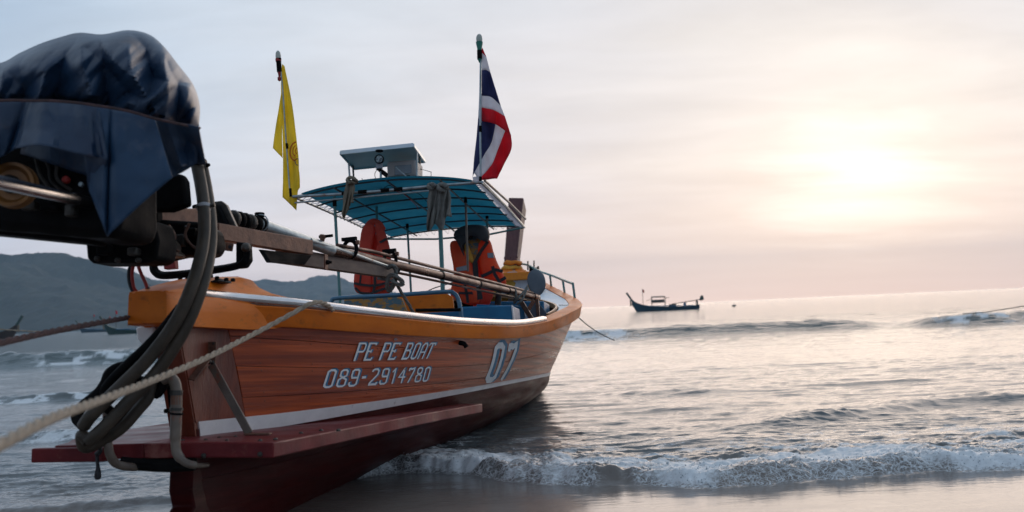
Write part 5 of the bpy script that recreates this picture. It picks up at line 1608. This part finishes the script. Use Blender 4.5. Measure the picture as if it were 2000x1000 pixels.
hose([(196, 850, -.48), (240, 822, -.44), (272, 790, -.42), (294, 760, -.40), (308, 742, -.38)], .022, 'black')
obj('hose_band', MB().tube([P(398, 402, -.36), P(398.5, 408, -.365)], .0305, 14), M['fwhite'], EN)
hcl = obj('hose_clamp', MB().tube([P(398, 405, -.36) + np.array([0, .030 * math.cos(a), .0]) + np.array([.030 * math.sin(a), 0, 0]) for a in np.linspace(0, 2 * math.pi, 15)[:-1]], .004, 6, closed=True), M['iron'], EN)
obj('clamp_screw', MB().tube([P(411, 402, -.4), P(420, 400, -.4)], .008, 8), M['iron'], hcl)
obj('hose_clamp', MB().tube([P(392, 322, -.3) + np.array([.032 * math.sin(a), .036 * math.cos(a), 0]) for a in np.linspace(0, 2 * math.pi, 15)[:-1]], .006, 6, closed=True), M['black'], EN)

# ---------------- raw water pipes fixed to the transom and platform (part of the boat)
def bpipe(pts, r, m, nm):
    return obj(nm, MB().tube(spline([P(*q) for q in pts], 6), r, 14), M[m], BOAT)


wp = bpipe([(318, 742, -.40), (330, 737, -.40), (341, 746, -.40), (345, 770, -.40), (344, 820, -.40), (343, 860, -.40), (346, 885, -.40), (362, 903, -.40), (385, 909, -.38), (405, 908, -.3)], [.023] * 30 + [.020] * 10 + [.016] * 8 + [.010] * 7, 'pvc', 'water_pipe')
for y0, y1, r, m_ in ((762, 772, .0255, 'iron'), (772, 790, .0235, 'rust'), (796, 802, .0265, 'iron'), (806, 810, .0265, 'black')):
    obj('pipe_band', MB().tube([P(345, y0, -.40), P(344.6, y1, -.40)], r, 14), M[m_], wp)
obj('pipe_valve', MB().tube([P(331, 802, -.39), P(322, 803, -.39)], .010, 8), M['black'], wp)
obj('pipe_bracket', MB().prism([P(325, 750, -.37), P(336, 756, -.37), P(338, 800, -.37), P(330, 795, -.37)], (.02, 0, 0)), M['black'], wp)
wp2 = bpipe([(209, 800, -.46), (210, 830, -.46), (211, 865, -.46), (216, 890, -.45), (230, 907, -.42), (262, 912, -.36), (285, 905, -.3)], [.018] * 24 + [.017] * 13, 'pvc', 'water_pipe')
obj('pipe_band', MB().tube([P(212, 812, -.46), P(212, 818, -.46)], .021, 14), M['black'], wp2)
bpipe([(262, 742, -.40), (290, 748, -.40), (305, 770, -.40), (325, 742, -.38), (330, 728, -.34)], .020, 'black', 'black_hose')
obj('transom_bracket', MB().tube(spline([P(x, y, -.3) for x, y in [(322, 700), (323, 715), (326, 728)]], 4), .012, 8), M['pulley'], BOAT)
obj('pipe_bearer', MB().tube(spline([P(x, y, -.34) for x, y in [(240, 903), (270, 906), (330, 909), (380, 906)]], 4), .028, 8), M['black'], BOAT)
cl = thing('cloth_strip', 'dark wet cloth strip dangling below the left end of the stern platform', 'cloth', P(190, 888, -.42))
obj('strip', puff([P(x, y, -.42) for x, y in [(187, 884), (192, 884), (193, 905), (197, 925), (196, 935), (188, 937), (185, 930), (189, 910)]], .015), M['strap'], cl)
kn = obj('tie', MB().tube(spline([P(x, y, -.44) for x, y in [(176, 862), (184, 872), (192, 868), (196, 880), (188, 888)]], 5), .010, 8), M['strap'], cl)

# ------------------------------------------------------------------ tarpaulin draped over the engine
TP = thing('tarpaulin', 'dark navy tarpaulin tied over the engine with its corner flaps hanging down', 'tarpaulin', P(160, 260, -.95))
SC = -.98


def facet(x, y, cell, seed):
    """piecewise flat random relief: sharp creases between flat facets"""
    gx, gy = x / cell + seed * 3.1, y / cell + seed * 1.7
    i, j = math.floor(gx), math.floor(gy)
    u, v = gx - i, gy - j
    g = lambda a, b: _perm[(i + a) & 255, (j + b + seed * 7) & 255] - .5
    if u + v < 1:
        return g(0, 0) + (g(1, 0) - g(0, 0)) * u + (g(0, 1) - g(0, 0)) * v
    return g(1, 1) + (g(0, 1) - g(1, 1)) * (1 - u) + (g(1, 0) - g(1, 1)) * (1 - v)


from mathutils.geometry import delaunay_2d_cdt
FOLDS = [(-200, 60, 0), (420, 40, 0), (-200, 260, 0), (420, 260, 0), (-190, 200, 0), (-120, 150, .03), (-100, 205, -.03), (-60, 130, 0), (-50, 205, .05), (-20, 160, -.03), (155, 66, 0), (158, 90, .045), (166, 140, .06), (178, 200, .055), (128, 110, -.01), (118, 150, -.03),
         (112, 200, -.04), (92, 140, .035), (68, 200, .055), (45, 180, -.03), (40, 200, -.03), (40, 130, .0), (0, 175, .05), (10, 200, .04), (12, 132, .02), (206, 120, -.035), (203, 210, -.045), (190, 76, .03), (222, 118, .04), (240, 215, .055),
         (248, 95, .06), (262, 150, .08), (284, 195, .055), (299, 235, .03), (252, 180, -.02), (284, 96, -.045), (300, 150, -.075), (311, 238, -.06), (321, 104, .04), (327, 160, .065), (322, 240, .05), (346, 165, -.005), (347, 243, -.045), (368, 172, .04), (371, 248, .045), (389, 247, 0), (389, 200, 0), (378, 160, 0), (250, 60, 0), (300, 72, 0), (205, 66, 0), (100, 78, 0), (60, 95, 0)]
_dv, _, _df = delaunay_2d_cdt([Vector(p[:2]) for p in FOLDS], [], [], 0, 1e-4)[:3]
_tri = np.array([[list(_dv[i]) for i in f] for f in _df])
_val = np.array([[min(FOLDS, key=lambda p: (p[0] - _dv[i][0]) ** 2 + (p[1] - _dv[i][1]) ** 2)[2] for i in f] for f in _df])


def folds(x, y):
    a, b, c = _tri[:, 0], _tri[:, 1], _tri[:, 2]
    d = (b[:, 1] - c[:, 1]) * (a[:, 0] - c[:, 0]) + (c[:, 0] - b[:, 0]) * (a[:, 1] - c[:, 1])
    l1 = ((b[:, 1] - c[:, 1]) * (x - c[:, 0]) + (c[:, 0] - b[:, 0]) * (y - c[:, 1])) / d
    l2 = ((c[:, 1] - a[:, 1]) * (x - c[:, 0]) + (a[:, 0] - c[:, 0]) * (y - c[:, 1])) / d
    l3 = 1 - l1 - l2
    k = int(np.argmax(np.minimum(np.minimum(l1, l2), l3)))
    w = np.clip([l1[k], l2[k], l3[k]], 0, 1)
    return float((w * _val[k]).sum())


def tarp_shell():
    # silhouette of the cover above the cord and the line of the cord, both read across the front
    sil = [(-190, 215), (-175, 150), (-120, 118), (-60, 122), (0, 124), (40, 104), (80, 86), (120, 73), (155, 65), (200, 68), (250, 60), (290, 68), (318, 90), (348, 128), (376, 165), (389, 205), (388, 243)]
    n = len(sil)
    S_ = spline([np.array(p, float) for p in sil], 18)
    N_ = len(S_)
    rows = []
    K = 84
    for k in range(K):
        a = -math.pi / 2 * 1.0 + math.pi * k / (K - 1)          # -90 front (towards the beach) .. +90 rear
        row = []
        for i, p in enumerate(S_):
            u = i / (N_ - 1)
            tie = np.array([-190 + 578 * u ** 1.0, np.interp(-190 + 578 * u, [-190, 0, 100, 190, 300, 388], [205, 196, 197, 206, 232, 247])])
            # from the cord line up over the top: k small = front low, middle = top
            h = math.cos(a) ** 0.62 if math.cos(a) > 0 else 0
            x = tie[0] * (1 - h) + p[0] * h
            y = tie[1] * (1 - h) + p[1] * h
            half = .40 * math.sqrt(max(0.03, 1 - (2 * u - 1) ** 4)) * (0.75 + .25 * h)
            s = SC + half * math.sin(a) * (1 if a < 0 else .8)
            # sharp pleats that run down from the top corners
            pl_ = 1.05 * folds(x + 2.5 * math.sin(y * .06), y) if a < 0 else .05 * facet(x, y, 42, 2)
            pl_ += .028 * facet(x + .5 * y, y * .8 + a * 12, 19, 5) + .006 * float(fbm(np.array([x * .03]), np.array([y * .03 + a]), 3)[0])
            s -= pl_ * (1 if a < 0 else -1)
            row.append(P(x, y, s))
        rows.append(row)
    return np.array(rows)


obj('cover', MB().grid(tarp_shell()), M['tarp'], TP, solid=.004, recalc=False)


def flap(top, bot, s_top, s_bot, mt, pleats=(), nm='flap', n=6, rows=16):
    T = spline([np.array(c, float) for c in top], n); B_ = spline([np.array(c, float) for c in bot], n)
    k = min(len(T), len(B_))
    G = []
    for f in np.linspace(0, 1, rows):
        r = []
        for i in range(k):
            u = i / (k - 1)
            q = T[i] * (1 - f) + B_[i] * f
            s = s_top + (s_bot - s_top) * f
            if hasattr(s_top, '__len__'): pass
            for c_, w, am in pleats:
                s -= am * max(0, 1 - abs(u - c_ - .04 * f) / w) * (.25 + .75 * f)
            s += .05 * facet(q[0] - .3 * q[1], q[1] * .5, 44, 3) + .006 * (1 - 4 * abs(float(vnoise(np.array([q[0] * .022]), np.array([q[1] * .018]))[0]))) + .008 * float(fbm(np.array([q[0] * .03]), np.array([q[1] * .03]), 3)[0])
            r.append(P(q[0], q[1], s))
        G.append(r)
    return obj(nm, MB().grid(np.array(G)), M[mt], TP, solid=.003, recalc=False)


# skirt below the cord, from left to right
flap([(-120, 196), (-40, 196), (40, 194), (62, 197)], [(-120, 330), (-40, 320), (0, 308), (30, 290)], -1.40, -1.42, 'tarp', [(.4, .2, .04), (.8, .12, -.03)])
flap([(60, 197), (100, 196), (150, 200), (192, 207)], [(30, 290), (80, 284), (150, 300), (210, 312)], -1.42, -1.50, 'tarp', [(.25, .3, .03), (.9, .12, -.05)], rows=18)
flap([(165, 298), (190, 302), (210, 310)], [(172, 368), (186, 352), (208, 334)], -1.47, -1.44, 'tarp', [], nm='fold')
flap([(190, 207), (213, 209), (219, 210), (226, 212), (262, 220), (302, 231)], [(174, 372), (206, 452), (211, 461), (218, 453), (272, 402), (337, 346)], -1.42, -1.46, 'tarpflap', [(.12, .10, .03), (.30, .12, -.02), (.62, .2, .03)], rows=26, n=7)
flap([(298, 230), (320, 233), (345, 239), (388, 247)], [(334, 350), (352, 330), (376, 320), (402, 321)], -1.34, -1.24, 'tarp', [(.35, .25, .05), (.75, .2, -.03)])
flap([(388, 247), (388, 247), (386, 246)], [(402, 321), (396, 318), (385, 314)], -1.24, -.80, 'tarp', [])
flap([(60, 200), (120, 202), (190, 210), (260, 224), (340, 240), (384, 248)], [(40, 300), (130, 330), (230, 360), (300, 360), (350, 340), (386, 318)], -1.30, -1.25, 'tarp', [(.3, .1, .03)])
# rusty red cord tied round the cover
cord = thing('tie_cord', 'thin reddish cord tied around the tarpaulin', 'cord', P(100, 198, -1.4))
cp_ = [P(x, y, s) for x, y, s in [(-120, 205, -1.44), (-40, 199, -1.46), (20, 196, -1.47), (60, 197, -1.475), (100, 197, -1.48), (150, 201, -1.485), (192, 207, -1.49), (230, 213, -1.49), (262, 220, -1.48), (300, 231, -1.45), (340, 240, -1.40), (370, 246, -1.34), (387, 250, -1.26), (390, 250, -1.15)]]
obj('cord', MB().tube(spline(cp_, 5), .0045, 8), M['darkrope'], cord)

# ------------------------------------------------------------------ ropes
def rope(name, lab, pts, r, m, frame='boat', r2=None, n=10, strands=3, twist=22.0):
    """laid rope: strands twisting around the path"""
    path = spline(pts, n)
    d = [0.0]
    for a, b in zip(path[:-1], path[1:]):
        d.append(d[-1] + float(np.linalg.norm(b - a)))
    # resample finely
    L_ = d[-1]
    k = max(60, int(L_ / (r * 1.1)))
    k = min(k, 700)
    dd = np.linspace(0, L_, k)
    pa = np.array(path)
    px = np.stack([np.interp(dd, d, pa[:, j]) for j in range(3)], -1)
    T = np.gradient(px, axis=0); T /= np.linalg.norm(T, axis=1, keepdims=True)
    U = np.cross(T, (0.0, 0.1, 1.0)); U /= np.linalg.norm(U, axis=1, keepdims=True)
    V_ = np.cross(T, U)
    root = thing(name, lab, 'rope', tuple(pts[0]), frame)
    for sidx in range(strands):
        ph = 2 * math.pi * sidx / strands
        an = dd / (r * 9) * 2 * math.pi * .5 + ph
        c = px + (U * np.cos(an)[:, None] + V_ * np.sin(an)[:, None]) * r * .48
        obj('strand', MB().tube(list(c), r * .56, 6), M[m], root)
    return root


rope('mooring_rope', 'thick beige rope running from the lower left up over the steel rail', [P(-60, 892, -2.9), P(0, 868, -2.75), P(100, 817, -2.35), P(200, 780, -1.8), P(300, 742, -1.2), P(400, 700, -.62), P(500, 650, .0), P(575, 610, .30), P(602, 595, .38), P(622, 590, .48), P(640, 596, .62), P(650, 606, .75)], .0122, 'rope')
rope('mooring_rope', 'dark maroon rope leading left from the orange stern block', [P(266, 617, -.25), P(160, 636, -.9), P(80, 652, -1.3), P(0, 670, -1.65), P(-120, 700, -2.0)], .0115, 'darkrope')
w0 = P(1130, 620, 7.4)
rope('bow_line', 'thin slack rope from the bow down into the sea', [P(1128, 618, 7.2), P(1150, 637, 8.2), P(1175, 653, 8.8), P(1200, 665, 9.4)], .007, 'greyrope')
rope('tiller_lashing', 'grey green rope wound around the end of the lower beam', [P(757, 524, 1.9), P(768, 519, 1.88), P(774, 530, 1.9), P(770, 552, 1.9), P(762, 568, 1.9), P(756, 560, 1.88), P(760, 540, 1.86), P(770, 538, 1.86), P(784, 548, 1.9), P(786, 556, 1.92), P(770, 553, 1.86), P(766, 546, 1.86)], .015, 'greyrope', n=8)
rope('tiller_lashing', 'two strands of grey green rope slanting down from the beam to the rail', [P(772, 548, 1.92), P(782, 568, 1.95), P(797, 592, 2.0), P(808, 612, 2.05)], .011, 'greyrope')
rope('tiller_lashing', 'short grey green rope end under the knotted lashing', [P(738, 544, 1.9), P(752, 546, 1.88), P(766, 549, 1.88)], .010, 'greyrope')
rope('shaft_lashing', 'thin grey rope crossed around the shaft beside the propeller', [P(1005, 560, 4.3), P(1008, 575, 4.2), P(1004, 592, 4.25), P(1012, 582, 4.2), P(1026, 566, 4.3), P(1030, 560, 4.35), P(1020, 585, 4.2), P(1010, 594, 4.2)], .010, 'greyrope', n=8)
rope('stay_line', 'thin line rising to the canopy pole behind the benches', [P(832, 570, 6.0), P(850, 562, 6.0), P(880, 553, 6.0), P(900, 545, 6.0)], .006, 'greyrope')

# ------------------------------------------------------------------ far boats and floats
def far_boat(name, lab, a_px, b_px, Y, hull_m, canopy=True, stem=1.0, seed=0, group=None, flags=(), engine=True):
    """a_px bow and b_px stern on the water line (photo pixels)"""
    A_, B_ = at(a_px[0], a_px[1], Y), at(b_px[0], b_px[1], Y)
    A_[2] = B_[2] = 0.0
    t = thing(name, lab, 'boat', tuple((A_ + B_) / 2), 'world', group=group)
    L_ = np.linalg.norm(B_ - A_); d = (B_ - A_) / L_; w = np.array([-d[1], d[0], 0]); up = np.array([0, 0, 1.0])
    secs = []
    for u, hb, zt, zk in [(-.07, .01, .20, .12), (0, .035, .150, .0), (.08, .065, .115, -.03), (.2, .085, .088, -.04), (.4, .095, .068, -.04), (.6, .09, .060, -.04), (.8, .075, .058, -.03), (.95, .05, .068, -.01), (1.0, .04, .075, .01)]:
        c = A_ + d * L_ * u
        secs.append([c + w * hb * L_ + up * zt * L_, c + w * hb * L_ * .6 + up * zk * L_, c - w * hb * L_ * .6 + up * zk * L_, c - w * hb * L_ + up * zt * L_])
    obj('hull', lofted(secs), M[hull_m], t)
    st = obj('stem_head', MB().beam(A_ - d * L_ * .06 + up * L_ * .18, A_ - d * L_ * (.06 + .085 * stem) + up * L_ * (.18 + .13 * stem), .02 * L_, .03 * L_, up=tuple(d)), M['fargreen'], t)
    obj('sash', MB().beam(A_ - d * L_ * .09 + up * L_ * .19, A_ - d * L_ * .085 + up * L_ * .09, .016 * L_, .02 * L_, up=tuple(d)), M['ragbrown'], t)
    obj('stripe', MB().beam(A_ + d * L_ * .15 + w * -.088 * L_ + up * .085 * L_, A_ + d * L_ * .92 + w * -.07 * L_ + up * .062 * L_, .008 * L_, .012 * L_), M['bluebox'], t)
    if canopy:
        c0, c1 = A_ + d * L_ * .25, A_ + d * L_ * .46
        obj('canopy', MB().slab(np.array([[c0 + w * .06 * L_ + up * .215 * L_, c0 + up * .228 * L_, c0 - w * .06 * L_ + up * .215 * L_], [c1 + w * .06 * L_ + up * .212 * L_, c1 + up * .225 * L_, c1 - w * .06 * L_ + up * .212 * L_]]), (0, 0, .012 * L_)), M['iron'], t)
        for q in (c0, c1):
            for sg in (-1, 1):
                obj('canopy_pole', MB().tube([q + w * .055 * L_ * sg + up * .06 * L_, q + w * .055 * L_ * sg + up * .215 * L_], .004 * L_, 6), M['iron'], t)
        obj('side_curtain', MB().prism([c0 + w * .05 * L_ + up * .13 * L_, c1 + w * .05 * L_ + up * .13 * L_, c1 + w * .05 * L_ + up * .18 * L_, c0 + w * .05 * L_ + up * .18 * L_], tuple(w * .01)), M['rag'], t)
        obj('outrigger_pole', MB().tube([c0 - d * L_ * .09 + up * L_ * .165, c0 + up * L_ * .195], .003 * L_, 6), M['iron'], t)
        obj('outrigger_pole', MB().tube([c1 + up * L_ * .20, c1 + d * L_ * .07 + up * L_ * .205], .004 * L_, 6), M['iron'], t)
        obj('cargo', MB().box(A_ + d * L_ * .60 + up * L_ * .085, (.06 * L_, .06 * L_, .05 * L_)), M['ragbrown'], t)
        obj('cargo', MB().box(A_ + d * L_ * .54 + up * L_ * .08, (.04 * L_, .06 * L_, .04 * L_)), M['pvc'], t)
        obj('seat_box', MB().box(A_ + d * L_ * .77 + up * L_ * .09, (.03 * L_, .06 * L_, .06 * L_)), M['bluebox'], t)
    if engine:
        obj('shaft', MB().tube([A_ + d * L_ * .62 + up * L_ * .105, A_ + d * L_ * 1.04 + up * L_ * .155], .006 * L_, 6), M['fargreen'], t)
        obj('engine', puff([A_ + d * L_ * (1.02 + x) + up * L_ * (.14 + z) for x, z in [(-.01, 0), (.04, .0), (.055, .02), (.045, .07), (.02, .075), (.0, .05)]], .05 * L_, off=tuple(w)), M['fargreen'], t)
        obj('engine_mount', MB().beam(A_ + d * L_ * .965 + up * L_ * .06, A_ + d * L_ * .965 + up * L_ * .15, .012 * L_, .03 * L_, up=tuple(d)), M['fargreen'], t)
    for u, hgt, m_ in flags:
        q = A_ + d * L_ * u
        obj('mast', MB().tube([q + up * L_ * .07, q + up * L_ * hgt], .0035 * L_, 6), M['iron'], t)
        obj('pennant', MB().slab(np.array([[q + up * L_ * hgt, q + up * L_ * (hgt - .05)], [q + d * .03 * L_ + up * L_ * (hgt - .02), q + d * .025 * L_ + up * L_ * (hgt - .07)]]), tuple(w * .03)), M[m_], t)
    return t


far_boat('longtail_boat', 'small dark blue and green long-tail boat anchored far out near the horizon', (1243, 605), (1366, 600), 145, 'farhull', flags=((.11, .36, 'redpaint'),))
far_boat('longtail_boat', 'dark far boat at the left picture edge with its raised bow pointing right', (24, 656), (-120, 658), 170, 'farbrown', canopy=False, engine=False, seed=1)
far_boat('longtail_boat', 'dark far boat with raised bow moored just left of the stern block', (213, 656), (330, 650), 170, 'fargreen', canopy=False, engine=False, seed=2, flags=((.12, .40, 'fred'), (.45, .3, 'fwhite')))
far_boat('longtail_boat', 'low dark boat farther off beneath the maroon rope', (160, 646), (238, 643), 340, 'farhull', canopy=False, engine=False, seed=3, flags=((.3, .45, 'fred'), (.7, .38, 'fred')))
bu = thing('buoy', 'small dark float alone on the water right of the anchored boat', 'buoy', tuple(at(1434, 603, 170) * (1, 1, 0)), 'world')
obj('float', MB().lathe(at(1434, 603, 170) * (1, 1, 0) - (.35, 0, 0), (1, 0, 0), [(0, .1), (.1, .28), (.5, .32), (.65, .2), (.7, .05)], 12), M['rag'], bu)
obj('rope_ring', MB().lathe(at(1434, 603, 170) * (1, 1, 0) - (.05, 0, 0), (1, 0, 0), [(0, .34), (.06, .34)], 12), M['iron'], bu)
rope('mooring_rope', 'thin far rope stretched just above the waves at the right edge', [at(1880, 613, 29), at(1920, 610, 28), at(1960, 604, 27), at(2010, 596, 26)], .013, 'greyrope', 'world', strands=2)
rope('mooring_rope', 'thin pale far rope leading in from the left edge above the water', [at(-20, 642, 60), at(60, 647, 62), at(100, 650, 64)], .05, 'rope', 'world', strands=2)
